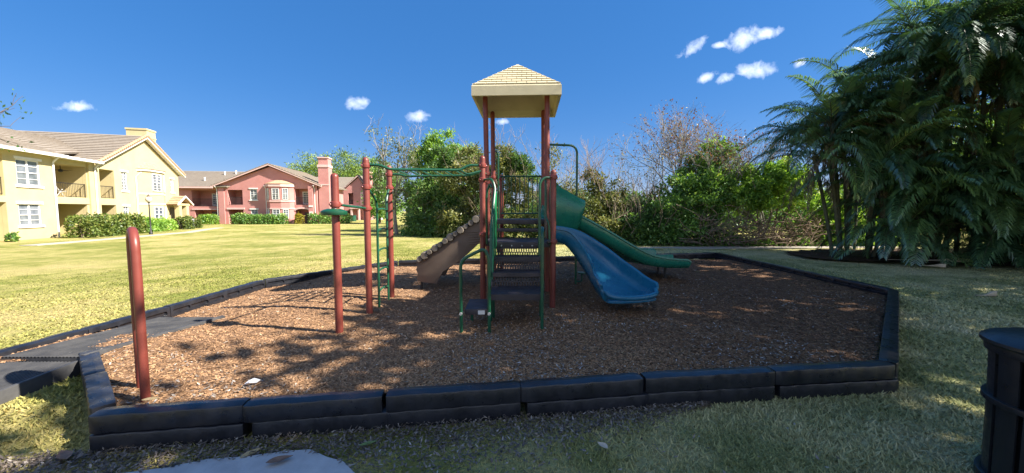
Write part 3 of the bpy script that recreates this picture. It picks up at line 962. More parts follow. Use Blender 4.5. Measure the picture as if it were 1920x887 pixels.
# rounded lip closing the run-out
p, rt, up = frames(bp)[-1]
fw = Vector((-rt.y, rt.x, 0))
arc = []
for k in range(13):
    a = PI * k / 12
    arc.append(p + rt * math.cos(a) * .385 + fw * math.sin(a) ** .7 * .13 + Vector((0, 0, .115 - .075 * math.sin(a) ** .6)))
MB().tube(arc, .036, 12).build('lip', M['slide_blue'], sl)
lipf = MB(); lipf.prism([Vector((q.x, q.y, p.z - .03)) for q in arc], (0, 0, .03)); lipf.build('lip_floor', M['slide_blue'], sl, bevel=.005)
MB().rod((1.72, 5.34, -.15), (1.72, 5.34, .2), .024, 10).build('leg', M['metal_dark'], sl)
# green double slide from the upper deck
gp = catmull([(.70, 7.08, 1.31), (.98, 7.18, 1.22), (1.5, 7.42, .94), (2.1, 7.72, .60), (2.55, 7.95, .39), (2.95, 8.14, .30), (3.3, 8.27, .27), (3.66, 8.36, .265)], 7)
sg = slide('green_slide', gp, M['slide_green'], lambda s: lerp(.44, .60, s), lambda s: .27 + .03 * math.sin(PI * s) - .05 * float(smooth(.96, 1, s)), lambda s: .17 + .03 * math.sin(PI * s) - .05 * float(smooth(.96, 1, s)),
           ridge=lambda s: .20 * float(smooth(.05, .2, s)))
MB().rod((3.36, 8.0, -.25), (3.36, 8.0, .26), .028, 10).build('leg', M['metal_dark'], sg)
MB().rod((3.42, 8.55, -.25), (3.42, 8.55, .26), .028, 10).build('leg', M['metal_dark'], sg)
# tall curved side walls (hood) at its entrance
def hood(name, y, sgn, zc, pts_top, xs_):
    loops = []
    for i, (x, zt, zb) in enumerate(xs_):
        row = []
        for k in range(9):
            f = k / 8
            bul = math.sin(f * PI * .62 + .35) * .20 - .10
            row.append((x, y + sgn * bul + (x - .7) * .25, zb + (zt - zb) * f))
        for k in range(8, -1, -1):
            f = k / 8
            bul = math.sin(f * PI * .62 + .35) * .20 - .10 - .024
            row.append((x, y + sgn * bul + (x - .7) * .25, zb + (zt - zb) * f))
        loops.append(row)
    m = MB(); m.loft(loops); return m.build(name, M['slide_green'], sg, ang=60)
hood('hood_wall', 6.60, -1, 0, None, [(.69, 1.93, 1.10), (.80, 1.90, 1.10), (.95, 1.83, 1.10), (1.1, 1.75, 1.10), (1.20, 1.70, 1.11), (1.27, 1.665, 1.25), (1.325, 1.64, 1.46)])
hood('hood_wall', 7.50, 1, 0, None, [(.70, 2.22, 1.2), (.82, 2.13, 1.2), (.96, 1.98, 1.2), (1.10, 1.86, 1.5), (1.13, 1.84, 1.6)])

# ------------------------------------------------------------------ buildings
class LF:
    def __init__(self, O, ang):
        self.O = Vector((*O, 0)); self.u = Vector((math.cos(ang), math.sin(ang), 0)); self.w = Vector((math.sin(ang), -math.cos(ang), 0))
    def p(self, u, w, z): return self.O + self.u * u + self.w * w + Vector((0, 0, z))
    def box(self, mb, u0, u1, w0, w1, z0, z1):
        p = self.p
        return mb.hexa([p(u0, w0, z0), p(u1, w0, z0), p(u1, w1, z0), p(u0, w1, z0), p(u0, w0, z1), p(u1, w0, z1), p(u1, w1, z1), p(u0, w1, z1)])
    def wall(self, mb, u0, u1, z0, z1, w, th, holes, turn=None):
        """wall with its face at w, thickness th behind it, rectangular holes (u0,u1,z0,z1)"""
        us = sorted({u0, u1, *[min(max(h[i], u0), u1) for h in holes for i in (0, 1)]})
        zs = sorted({z0, z1, *[min(max(h[i], z0), z1) for h in holes for i in (2, 3)]})
        nu, nz = len(us) - 1, len(zs) - 1
        def solid(i, j):
            if i < 0 or j < 0 or i >= nu or j >= nz: return False
            a, b = (us[i] + us[i + 1]) / 2, (zs[j] + zs[j + 1]) / 2
            return not any(h[0] < a < h[1] and h[2] < b < h[3] for h in holes)
        P = self.p
        for i in range(nu):
            for j in range(nz):
                if not solid(i, j): continue
                a, b, c, d = us[i], us[i + 1], zs[j], zs[j + 1]
                for ww in (w, w - th):
                    mb.add([P(a, ww, c), P(b, ww, c), P(b, ww, d), P(a, ww, d)], [(0, 1, 2, 3)])
                for di, dj, q in ((-1, 0, (a, a, c, d)), (1, 0, (b, b, c, d)), (0, -1, (a, b, c, c)), (0, 1, (a, b, d, d))):
                    if not solid(i + di, j + dj):
                        if di: mb.add([P(q[0], w, c), P(q[0], w - th, c), P(q[0], w - th, d), P(q[0], w, d)], [(0, 1, 2, 3)])
                        else: mb.add([P(a, w, q[2]), P(b, w, q[2]), P(b, w - th, q[2]), P(a, w - th, q[2])], [(0, 1, 2, 3)])
        return mb

def raw(mb, name, mat, parent):
    return mb.build(name, mat, parent, sm=False)

def window(lf, root, u0, u1, z0, z1, w, cols=2, rows=4, sill=True, frame='white', pane='pane', surround=True):
    mb = MB(); f = .055
    lf.box(mb, u0, u0 + f, w - .09, w - .03, z0, z1); lf.box(mb, u1 - f, u1, w - .09, w - .03, z0, z1)
    lf.box(mb, u0 + f, u1 - f, w - .09, w - .03, z0, z0 + f); lf.box(mb, u0 + f, u1 - f, w - .09, w - .03, z1 - f, z1)
    zm = (z0 + z1) / 2
    lf.box(mb, u0 + f, u1 - f, w - .085, w - .035, zm - .025, zm + .025)
    for c in range(1, cols):
        uc = u0 + (u1 - u0) * c / cols
        g = .045 if cols == 2 and (u1 - u0) > .9 else .018
        lf.box(mb, uc - g, uc + g, w - .082, w - .04, z0 + f, zm - .026); lf.box(mb, uc - g, uc + g, w - .082, w - .04, zm + .026, z1 - f)
    for r in range(1, rows):
        if r * 2 == rows: continue
        zc = z0 + (z1 - z0) * r / rows
        lf.box(mb, u0 + f, u1 - f, w - .081, w - .045, zc - .012, zc + .012)
    o = raw(mb, 'window', M[frame], root)
    mb = MB(); lf.box(mb, u0 + .01, u1 - .01, w - .11, w - .075, z0 + .01, zm); raw(mb, 'pane', M[pane], o)
    mb = MB(); lf.box(mb, u0 + .01, u1 - .01, w - .11, w - .075, zm, z1 - .01); raw(mb, 'pane', M['blind'], o)
    if surround:
        mb = MB()
        if sill: lf.box(mb, u0 - .12, u1 + .12, w + .003, w + .07, z0 - .13, z0 - .003)
        if sill: raw(mb, 'sill', M[frame], o)
        mb = MB(); lf.box(mb, u0 - .12, u1 + .12, w + .003, w + .06, z1 + .003, z1 + .15)
        raw(mb, 'lintel', M[frame], o)
    return o

def railing(lf, root, a, b, z0, z1, n):
    """a, b = (u, w) ends"""
    mb = MB()
    pa, pb = lf.p(a[0], a[1], 0), lf.p(b[0], b[1], 0)
    Zv = lambda z: Vector((0, 0, z))
    mb.rod(pa + Zv(z1), pb + Zv(z1), .028, 6); mb.rod(pa + Zv(z0), pb + Zv(z0), .02, 6)
    for i in range(n + 1):
        q = pa.lerp(pb, i / n)
        mb.rod(q + Zv(z0), q + Zv(z1), .013, 4)
    return raw(mb, 'railing', M['metal_dark'], root)

def tiled(mb, e0, e1, r1, r0, n, th=.1, step=.05):
    """roof slope as n overlapping courses; e0,e1 eave corners, r0,r1 ridge corners"""
    e0, e1, r0, r1 = map(Vector, (e0, e1, r0, r1))
    nrm = (e1 - e0).cross(r0 - e0).normalized()
    if nrm.z < 0: nrm = -nrm
    for i in range(n):
        k0, k1 = i / n, (i + 1.0) / n
        a, b = e0.lerp(r0, k0), e1.lerp(r1, k0)
        c, d = e1.lerp(r1, k1), e0.lerp(r0, k1)
        mb.hexa([a - nrm * th, b - nrm * th, c - nrm * th, d - nrm * th, a + nrm * step, b + nrm * step, c, d])
    return mb

def bar(lf, mb, a, b, hw_, hz, down=0):
    """rectangular bar between local points a,b (u,w,z); cross size hw_ along w, hz vertical"""
    pa, pb = lf.p(*a), lf.p(*b)
    q = lf.w * hw_ / 2
    Zv = Vector((0, 0, hz))
    d0 = Vector((0, 0, 0))
    return mb.hexa([pa - q, pb - q, pb + q, pa + q, pa - q + Zv, pb - q + Zv, pb + q + Zv, pa + q + Zv])

def downspout(lf, root, u, w, z0, z1, mat='white'):
    mb = MB()
    mb.tube(fillet([lf.p(u - .0, w + .45, z1 + .12), lf.p(u, w + .3, z1), lf.p(u, w + .06, z1 - .25), lf.p(u, w + .06, z0)], .08, 3), .05, 6)
    return raw(mb, 'downspout', M[mat], root)

# ---- yellow apartment building
Yf = LF((-30.76, 27.46), math.atan2(10, -2.76))
YB = thing('apartment_building', 'pale yellow two storey apartment building with tan tiled gable roof and balconies', 'building', Yf.p(3, -3, -.2))
ZG = -.35
hu = (.15, 1.72, 2.42, 4.62); hl = (.15, 1.72, ZG - .1, 1.93)
cu = (-3.45, -.88, 2.40, 4.60); cl = (-3.45, -.98, ZG - .1, 1.93)
wins = [(2.5, 3.08, 3.12, 4.62), (2.46, 3.06, .5, 1.84), (8.78, 9.28, 3.3, 4.55)]
mb = MB(); Yf.wall(mb, -4.75, 10.05, ZG, 5.05, 0, .22, [hu, hl, cu, cl] + wins)
mb.prism([Yf.p(.0, -.22, 5.05), Yf.p(10.1, -.22, 5.05), Yf.p(5.2, -.22, 7.7)], Yf.w * .22)
Yf.box(mb, -11, 10.05, -9, -8.8, ZG, 5.0); Yf.box(mb, 9.83, 10.05, -9, -.22, ZG, 5.0)
raw(mb, 'wall', M['yellow'], YB)
# block that steps forward
bw1 = (-6.92, -5.55, 2.95, 4.42); bw2 = (-6.98, -5.68, .62, 1.86)
mb = MB(); Yf.wall(mb, -11, -4.75, ZG, 4.95, .9, .22, [bw1, bw2, (-10.8, -7.62, 2.3, 4.6), (-10.8, -7.62, ZG - .1, 1.95), (-7.18, -7.1, ZG - .1, ZG)])
Yf.box(mb, -4.97, -4.75, 0.003, .68, ZG, 4.95)
Yf.box(mb, -4.7, -3.47, .003, .1, 4.7, 5.0)
raw(mb, 'front_block', M['yellow'], YB)
# recessed balconies: back wall, floor, side
def recess(lf, root, u0, u1, z0, z1, w0, dep, mat, floor=True):
    mb = MB()
    lf.box(mb, u0 - .1, u1 + .1, w0 - dep - .12, w0 - dep, z0, z1 + .1)
    lf.box(mb, u0 - .12, u0 - .002, w0 - dep, w0 - .23, z0, z1 + .1); lf.box(mb, u1 + .002, u1 + .12, w0 - dep, w0 - .23, z0, z1 + .1)
    lf.box(mb, u0, u1, w0 - dep, w0 - .23, z1 + .002, z1 + .12)
    lf.box(mb, u0, u1, w0 - dep, w0 - .23, z0 - .12, z0 - .002)
    return raw(mb, 'balcony_recess', M[mat], root)
for (a, b, c, d), w0 in ((hu, 0), (cu, 0), ((-10.8, -7.62, 2.3, 4.6), .9)): recess(Yf, YB, a, b, c, d, w0, 1.7, 'yellow')
for (a, b, c, d), w0 in ((hl, 0), (cl, 0), ((-10.8, -7.62, 0, 1.95), .9)): recess(Yf, YB, a, b, -.25, 1.93, w0, 1.7, 'yellow')
def sliding_door(lf, root, u0, u1, z0, z1, w):
    mb = MB(); lf.box(mb, u0, u1, w + .002, w + .05, z0, z1); o = raw(mb, 'door', M['door'], root)
    mb = MB(); lf.box(mb, u0 + .06, (u0 + u1) / 2 - .04, w + .052, w + .06, z0 + .06, z1 - .08); raw(mb, 'pane', M['pane'], o)
    mb = MB(); lf.box(mb, (u0 + u1) / 2 + .04, u1 - .06, w + .052, w + .06, z0 + .06, z1 - .08); raw(mb, 'pane', M['pane'], o)
sliding_door(Yf, YB, -3.4, -1.9, 2.42, 4.15, -1.7); sliding_door(Yf, YB, -3.4, -1.9, -.2, 1.55, -1.7)
def french_door(lf, root, u0, u1, z0, z1, w):
    mb = MB(); lf.box(mb, u0, u1, w + .002, w + .05, z0, z1); o = raw(mb, 'door', M['white'], root)
    mb = MB()
    for i in range(2):
        for j in range(5):
            a = u0 + .12 + i * (u1 - u0 - .2) / 2; b = z0 + .25 + j * (z1 - z0 - .35) / 5
            lf.box(mb, a, a + (u1 - u0 - .2) / 2 - .04, w + .051, w + .056, b, b + (z1 - z0 - .35) / 5 - .04)
    raw(mb, 'pane', M['pane'], o)
french_door(Yf, YB, .25, 1.15, 2.44, 4.2, -1.7); french_door(Yf, YB, .25, 1.15, -.2, 1.5, -1.7)
railing(Yf, YB, (-3.43, -.1), (-.9, -.1), 2.45, 3.35, 20)
railing(Yf, YB, (.2, -.1), (1.7, -.1), 2.47, 3.35, 12)
railing(Yf, YB, (-10.7, .78), (-7.64, .78), 2.4, 3.3, 20)
window(Yf, YB, 2.5, 3.08, 3.12, 4.62, 0, 2, 6); window(Yf, YB, 2.46, 3.06, .5, 1.84, 0, 2, 4); window(Yf, YB, 8.78, 9.28, 3.3, 4.55, 0, 2, 4)
window(Yf, YB, *bw1, .9, 2, 4); window(Yf, YB, *bw2, .9, 2, 4)
# corner pillar with two trim boards, horizontal bands
mb = MB(); Yf.box(mb, -.80, .10, .003, .12, ZG, 5.0); raw(mb, 'pillar', M['yellow'], YB)
downspout(Yf, YB, -.35, .12, -.2, 4.85); downspout(Yf, YB, -4.72, .9, -.2, 4.75); downspout(Yf, YB, 4.02, 0, -.2, 4.6)
mb = MB(); Yf.box(mb, -3.6, -.82, .003, .05, 1.95, 2.36); raw(mb, 'balcony_band', M['yellow'], YB)
# projecting bay with its own small roof
bay = [(4.35, .003), (4.75, .62), (6.35, .62), (7.75, .003)]
def bay_poly(z, off=0.0): return [Yf.p(4.35 - off, .004, z), Yf.p(4.75 - off * .6, .62 + off, z), Yf.p(6.5 + off * .6, .62 + off, z), Yf.p(7.85 + off, .004, z)]
mb = MB(); mb.loft([bay_poly(ZG), bay_poly(4.95)]); bo = raw(mb, 'bay', M['yellow'], YB)
mb = MB(); mb.loft([bay_poly(4.90, .12), bay_poly(5.08, .14)]); 
mb2 = MB(); mb2.loft([bay_poly(2.02, .05), bay_poly(2.14, .05)]); raw(mb2, 'trim_band', M['white'], bo)
mb2 = MB(); mb2.loft([bay_poly(2.9, .05), bay_poly(3.0, .05)]); raw(mb2, 'trim_band', M['white'], bo)
raw(mb, 'cornice', M['white'], bo)
mb = MB(); mb.loft([bay_poly(5.085, .2), [Yf.p(5.1, .004, 5.7), Yf.p(5.3, .12, 5.7), Yf.p(6.1, .12, 5.7), Yf.p(6.6, .004, 5.7)]]); raw(mb, 'bay_roof', M['tile_orange'], bo)
window(Yf, YB, 5.0, 6.15, 3.2, 4.72, .72, 2, 6, surround=False); window(Yf, YB, 5.0, 6.15, .5, 1.85, .72, 2, 4, surround=False)
Bf = LF(tuple(Yf.p(6.5, .62, 0))[:2], math.atan2(*(lambda d: (d.y, d.x))(Yf.p(7.85, .004, 0) - Yf.p(6.5, .62, 0))))
window(Bf, YB, .3, .95, 3.2, 4.75, .1, 2, 6, surround=False); window(Bf, YB, .3, .95, .5, 1.85, .1, 2, 4, surround=False)
# roofs
PK = (5.22, 7.98)
mb = MB()
tiled(mb, Yf.p(-.25, .42, 5.02), Yf.p(-.25, -9.4, 5.02), Yf.p(PK[0], -9.4, PK[1]), Yf.p(PK[0], .42, PK[1]), 17)
tiled(mb, Yf.p(10.55, .42, 5.05), Yf.p(10.55, -9.4, 5.05), Yf.p(PK[0], -9.4, PK[1]), Yf.p(PK[0], .42, PK[1]), 17)
tiled(mb, Yf.p(-11.5, 1.35, 4.98), Yf.p(-4.45, 1.35, 4.98), Yf.p(-4.45, -4.6, 7.2), Yf.p(-11.5, -4.6, 7.2), 15)
tiled(mb, Yf.p(-4.45, .62, 5.06), Yf.p(3.2, .62 - 3.1, 5.06 + 1.1), Yf.p(3.2, -4.6, 7.2), Yf.p(-4.45, -4.6, 7.2), 12)
tiled(mb, Yf.p(-11.5, -9, 5.4), Yf.p(1.0, -9, 5.4), Yf.p(3.2, -4.6, 7.2), Yf.p(-11.5, -4.6, 7.2), 8)
rf = raw(mb, 'roof', M['tile'], YB)
mb = MB()
for i in range(24):     # barrel tiles up the rake
    f = i / 24
    a = Vector((-.2, .36, 5.1)).lerp(Vector((PK[0], .36, PK[1] + .06)), f); b = Vector((-.2, .36, 5.1)).lerp(Vector((PK[0], .36, PK[1] + .06)), f + 1 / 24)
    mb.tube([Yf.p(*a), Yf.p(*b)], [.13, .10], 7)
    a = Vector((10.5, .36, 5.1)).lerp(Vector((PK[0], .36, PK[1] + .06)), f); b = Vector((10.5, .36, 5.1)).lerp(Vector((PK[0], .36, PK[1] + .06)), f + 1 / 24)
    mb.tube([Yf.p(*a), Yf.p(*b)], [.13, .10], 7)
raw(mb, 'rake_tiles', M['tile_orange'], rf)
mb = MB()
bar(Yf, mb, (-.3, .36, 4.80), (PK[0], .36, PK[1] - .22), .07, .24)
bar(Yf, mb, (PK[0], .36, PK[1] - .22), (10.6, .36, 4.83), .07, .24)
bar(Yf, mb, (-11.5, 1.42, 4.80), (-4.3, 1.42, 4.80), .12, .17)
bar(Yf, mb, (-4.4, .66, 4.90), (-.3, .66, 4.90), .12, .17)
Yf.box(mb, -11.5, -4.4, .9, 1.36, 4.86, 4.9); Yf.box(mb, -4.4, -.3, .0, .6, 4.93, 4.97)
mb.prism([Yf.p(-.1, .0, 4.92), Yf.p(PK[0], 0, PK[1] - .13), Yf.p(PK[0], .33, PK[1] - .13), Yf.p(-.1, .33, 4.92)], (0, 0, .02))
mb.prism([Yf.p(10.4, .0, 4.95), Yf.p(PK[0], 0, PK[1] - .13), Yf.p(PK[0], .33, PK[1] - .13), Yf.p(10.4, .33, 4.95)], (0, 0, .02))
raw(mb, 'fascia', M['white'], rf)
mb = MB(); Yf.box(mb, 6.75, 7.95, -2.0, -.5, 5.5, 8.75); Yf.box(mb, 6.70, 8.0, -2.05, -.45, 8.752, 8.9); Yf.box(mb, 6.71, 7.99, -2.04, -.46, 8.1, 8.2)
raw(mb, 'chimney', M['yellow'], rf)
# porch
mb = MB()
for u0 in (8.35, 9.55):
    Yf.box(mb, u0, u0 + .42, .42, .80, ZG, 2.0)
Yf.box(mb, 8.2, 10.1, .40, .84, 2.003, 2.2)
po = raw(mb, 'porch', M['yellow'], YB)
mb = MB()
tiled(mb, Yf.p(7.9, 1.0, 2.12), Yf.p(7.9, .01, 2.12), Yf.p(9.15, .01, 2.95), Yf.p(9.15, 1.0, 2.95), 5)
tiled(mb, Yf.p(10.4, 1.0, 2.12), Yf.p(10.4, .01, 2.12), Yf.p(9.15, .01, 2.95), Yf.p(9.15, 1.0, 2.95), 5)
raw(mb, 'porch_roof', M['tile_orange'], po)
mb = MB(); bar(Yf, mb, (7.85, .98, 2.0), (9.15, .98, 2.82), .08, .14); bar(Yf, mb, (9.15, .98, 2.82), (10.45, .98, 2.0), .08, .14); raw(mb, 'porch_trim', M['white'], po)
mb = MB(); Yf.box(mb, 8.5, 9.5, .004, .05, -.2, 1.8); raw(mb, 'door', M['door'], YB)
# things on the balcony
t = thing('balcony_chair', 'white reclining chair on the upper balcony of the yellow building', 'chair', Yf.p(-2.3, -.8, 2.42))
mb = MB()
P_ = lambda u, w_, z: Yf.p(u, w_, z)
for w_ in (-.6, -1.05):
    mb.tube([P_(-2.6, w_, 3.3), P_(-2.25, w_, 2.78), P_(-1.75, w_, 2.82)], .025, 6); mb.tube([P_(-2.5, w_, 2.42), P_(-2.0, w_, 2.95)], .022, 6); mb.tube([P_(-1.85, w_, 2.42), P_(-2.3, w_, 2.95)], .022, 6)
mb.hexa([P_(-2.6, -.6, 3.28), P_(-2.6, -1.05, 3.28), P_(-2.25, -1.05, 2.78), P_(-2.25, -.6, 2.78), P_(-2.57, -.6, 3.3), P_(-2.57, -1.05, 3.3), P_(-2.22, -1.05, 2.8), P_(-2.22, -.6, 2.8)])
mb.hexa([P_(-2.25, -.6, 2.76), P_(-2.25, -1.05, 2.76), P_(-1.75, -1.05, 2.80), P_(-1.75, -.6, 2.80), P_(-2.25, -.6, 2.79), P_(-2.25, -1.05, 2.79), P_(-1.75, -1.05, 2.83), P_(-1.75, -.6, 2.83)])
raw(mb, 'frame', M['white'], t)
t = thing('ceiling_fan', 'dark ceiling fan under the upper balcony ceiling of the yellow building', 'fan', Yf.p(-1.6, -.9, 4.2))
c = Yf.p(-1.6, -.9, 0)
mb = MB(); mb.lathe([(.02, 4.60), (.02, 4.35), (.11, 4.33), (.12, 4.2), (.05, 4.15)], c, 12); raw(mb, 'motor', M['metal_dark'], t)
for k in range(4):
    a = k * PI / 2 + .3; d = Vector((math.cos(a), math.sin(a), 0)); s = Vector((-d.y, d.x, 0))
    mb = MB(); q = c + Vector((0, 0, 4.27))
    mb.hexa([q + d * .12 - s * .05, q + d * .6 - s * .07, q + d * .6 + s * .07, q + d * .12 + s * .05] + [v + Vector((0, 0, .012)) for v in (q + d * .12 - s * .05, q + d * .6 - s * .07, q + d * .6 + s * .07, q + d * .12 + s * .05)])
    raw(mb, 'blade', M['bark_dark'], t)
# lamp post
t = thing('street_lamp', 'black garden lamp post with round lantern beside the yellow building', 'street lamp', (-25.85, 26.3, -.2))
c = (-25.85, 26.3, -.2)
mb = MB(); mb.lathe([(.11, 0), (.11, .12), (.055, .2), (.042, 1.0), (.036, 2.2), (.07, 2.22), (.08, 2.28)], c, 12); mb.build('pole', M['metal_dark'], t)
mb = MB(); mb.lathe([(.08, 2.28), (.17, 2.38), (.19, 2.5), (.15, 2.62), (.09, 2.68)], c, 14); mb.build('lantern', M['lamp'], t)
mb = MB(); mb.lathe([(.12, 2.68), (.10, 2.72), (.04, 2.78), (.015, 2.88)], c, 12); mb.build('cap', M['bark_dark'], t)
# AC unit
t = thing('air_conditioner', 'grey outdoor air conditioning unit between bushes by the yellow building', 'air conditioner', Yf.p(7.2, 1.9, -.2))
mb = MB(); Yf.box(mb, 6.85, 7.65, 1.5, 2.3, -.2, .72); b_ = mb.build('cabinet', M['grey'], t, bevel=.03)
mb = MB()
for k in range(9): Yf.box(mb, 6.92, 7.58, 2.302, 2.31, -.1 + k * .085, -.06 + k * .085)
raw(mb, 'grille', M['metal_dark'], b_)

# ---- pink apartment building
Pf = LF((-38.0, 47.5), R(8))
PB_ = thing('apartment_building', 'salmon pink apartment building with wide gable, bay window and tall chimney', 'building', Pf.p(6, -4, -.3))
ZG = -.6
r1u, r1l = (1.35, 3.12, 2.28, 4.2), (1.35, 3.12, ZG - .1, 1.66)
r2u, r2l = (9.45, 11.15, 2.28, 4.4), (9.45, 11.15, ZG - .1, 1.73)
w1u, w1l = (4.02, 4.86, 2.92, 4.32), (4.02, 4.86, .5, 1.66)
mb = MB(); Pf.wall(mb, .3, 12.2, ZG, 4.85, 0, .25, [r1u, r1l, r2u, r2l, w1u, w1l])
mb.prism([Pf.p(.25, -.25, 4.85), Pf.p(12.25, -.25, 4.85), Pf.p(6.5, -.25, 7.2)], Pf.w * .25)
Pf.wall(mb, -4.4, .298, ZG, 4.5, -.3, .25, [(-3.0, .12, 2.06, 4.15), (-2.75, .12, ZG - .1, 1.62)])
Pf.box(mb, 11.95, 12.2, -11, -.25, ZG, 4.85); Pf.box(mb, -8, 12.2, -11.2, -11.0, ZG, 4.7); Pf.box(mb, -8, -4.4, -.9, -.65, ZG, 4.5)
raw(mb, 'wall', M['pink'], PB_)
for (a, b, c, d), w0, dp in ((r1u, 0, 1.8), (r2u, 0, 1.3), ((-3.0, .12, 2.06, 4.15), -.3, 1.6)): recess(Pf, PB_, a, b, c, d, w0, dp, 'pink')
for (a, b, c, d), w0, dp in ((r1l, 0, 1.8), (r2l, 0, 1.5), ((-2.75, .12, ZG, 1.62), -.3, 1.6)): recess(Pf, PB_, a, b, -.35, d, w0, dp, 'pink')
french_door(Pf, PB_, 9.9, 10.8, 2.3, 4.1, -1.3); french_door(Pf, PB_, -1.6, -.8, 2.08, 3.8, -1.9)
sliding_door(Pf, PB_, 2.2, 3.05, 2.3, 4.0, -1.8)
mb = MB(); Pf.box(mb, -1.7, -.75, -1.898, -1.85, -.35, 1.4); raw(mb, 'door', M['door'], PB_)
mb = MB(); Pf.box(mb, 10.0, 10.9, -1.498, -1.45, -.35, 1.3); raw(mb, 'door', M['door'], PB_)
railing(Pf, PB_, (1.4, -.12), (3.1, -.12), 2.32, 3.25, 14); railing(Pf, PB_, (9.5, -.12), (11.1, -.12), 2.32, 3.25, 13); railing(Pf, PB_, (-2.95, -.42), (.1, -.42), 2.1, 3.02, 24)
window(Pf, PB_, *w1u, 0, 2, 6); window(Pf, PB_, *w1l, 0, 2, 4)
window(Pf, PB_, -.75 + .9 - .55, .0, 2.9, 3.95, -1.83, 2, 4, surround=False)
mb = MB(); Pf.box(mb, 1.2, 3.3, .003, .1, 1.68, 1.9); Pf.box(mb, -3.05, .15, -.297, -.22, 1.64, 1.75); raw(mb, 'trim_band', M['pale_pink'], PB_)
# arch over the entrance
mb = MB()
ar = []
for k in range(13):
    a = PI * k / 12
    ar.append(Pf.p(10.3 - 1.05 * math.cos(a), 0.003, 1.55 + .42 * math.sin(a)))
for k in range(12, -1, -1):
    a = PI * k / 12
    ar.append(Pf.p(10.3 - .82 * math.cos(a), 0.003, 1.5 + .27 * math.sin(a)))
mb.prism(ar, Pf.w * .1); raw(mb, 'entrance_arch', M['pale_pink'], PB_)
def pbay(z, off=0.0): return [Pf.p(6.0 - off, .004, z), Pf.p(6.72 - off * .5, .75 + off, z), Pf.p(8.05 + off * .5, .75 + off, z), Pf.p(8.95 + off, .45 + off * .6, z), Pf.p(9.35 + off, .004, z)]
mb = MB(); mb.loft([pbay(ZG), pbay(4.85)]); bo = raw(mb, 'bay', M['pink'], PB_)
for z0, z1, of in ((2.66, 2.84, .07), (1.72, 1.86, .07), (4.62, 5.0, .14)):
    mb = MB(); mb.loft([pbay(z0, of), pbay(z1, of)]); raw(mb, 'trim_band', M['pale_pink'], bo)
mb = MB(); mb.loft([pbay(5.003, .2), [Pf.p(7.0, .004, 5.5), Pf.p(7.3, .1, 5.5), Pf.p(7.8, .1, 5.5), Pf.p(8.0, .08, 5.5), Pf.p(8.2, .004, 5.5)]]); raw(mb, 'bay_roof', M['tile_orange'], bo)
for z0, z1, r in ((2.95, 4.4, 6), (.5, 1.7, 4)):
    window(Pf, PB_, 7.0, 7.85, z0, z1, .85, 2, r, surround=False)
    d = Pf.p(8.95, .45, 0) - Pf.p(8.05, .75, 0)
    b2 = LF(tuple(Pf.p(8.05, .75, 0))[:2], math.atan2(d.y, d.x)); window(b2, PB_, .18, .80, z0, z1, .1, 2, r, surround=False)
    d = Pf.p(6.72, .75, 0) - Pf.p(6.0, .004, 0)
    b2 = LF(tuple(Pf.p(6.0, .004, 0))[:2], math.atan2(d.y, d.x)); window(b2, PB_, .3, .75, z0, z1, .1, 2, r, surround=False)
for q in ((8.85, 9.5, .05, .7, ZG, .35), (11.2, 11.75, .003, .3, ZG, 4.8), (.32, 1.0, .003, .15, ZG, 4.6)):
    mb = MB(); Pf.box(mb, *q); raw(mb, 'pillar', M['pink'], PB_)
for q in ((11.28, 11.66, .302, .36, .9, 1.4), (11.23, 11.72, .302, .35, 2.0, 2.2)):
    mb = MB(); Pf.box(mb, *q); raw(mb, 'trim_plaque', M['white'], PB_)
downspout(Pf, PB_, .15, .0, -.3, 4.5); downspout(Pf, PB_, 5.95, .0, -.3, 4.6); downspout(Pf, PB_, 11.9, .0, -.3, 4.7)
# right side wall with balconies, seen at an angle
d = Pf.p(12.2, -11, 0) - Pf.p(12.2, 0, 0)
Sf = LF(tuple(Pf.p(12.2, 0, 0))[:2], math.atan2(d.y, d.x))
for u0 in (1.0,):
    for z0 in (2.4, -.2):
        mb = MB(); Sf.box(mb, u0, u0 + 1.3, .003, .012, z0, z0 + 1.9); raw(mb, 'side_opening', M['door'], PB_)
# roofs
pk = (6.5, 7.62)
mb = MB()
tiled(mb, Pf.p(-.3, .45, 4.72), Pf.p(-.3, -11, 4.72), Pf.p(pk[0], -11, pk[1]), Pf.p(pk[0], .45, pk[1]), 18)
tiled(mb, Pf.p(12.9, .45, 4.88), Pf.p(12.9, -11, 4.88), Pf.p(pk[0], -11, pk[1]), Pf.p(pk[0], .45, pk[1]), 18)
tiled(mb, Pf.p(-9, .35, 4.55), Pf.p(1.5, .35, 4.55), Pf.p(4.5, -5.2, 7.05), Pf.p(-9, -5.2, 7.05), 16)
tiled(mb, Pf.p(-9, -11, 4.6), Pf.p(1.5, -11, 4.6), Pf.p(4.5, -5.2, 7.05), Pf.p(-9, -5.2, 7.05), 8)
rf = raw(mb, 'roof', M['tile'], PB_)
mb = MB(); bar(Pf, mb, (-.35, .4, 4.46), (pk[0], .4, pk[1] - .26), .08, .28); bar(Pf, mb, (pk[0], .4, pk[1] - .26), (12.95, .4, 4.62), .08, .28)
bar(Pf, mb, (-9, .4, 4.36), (-.1, .4, 4.36), .1, .18)
mb.prism([Pf.p(-.2, 0, 4.62), Pf.p(pk[0], 0, pk[1] - .16), Pf.p(pk[0], .36, pk[1] - .16), Pf.p(-.2, .36, 4.62)], (0, 0, .02))
mb.prism([Pf.p(12.8, 0, 4.76), Pf.p(pk[0], 0, pk[1] - .16), Pf.p(pk[0], .36, pk[1] - .16), Pf.p(12.8, .36, 4.76)], (0, 0, .02))
raw(mb, 'fascia', M['pale_pink'], rf)
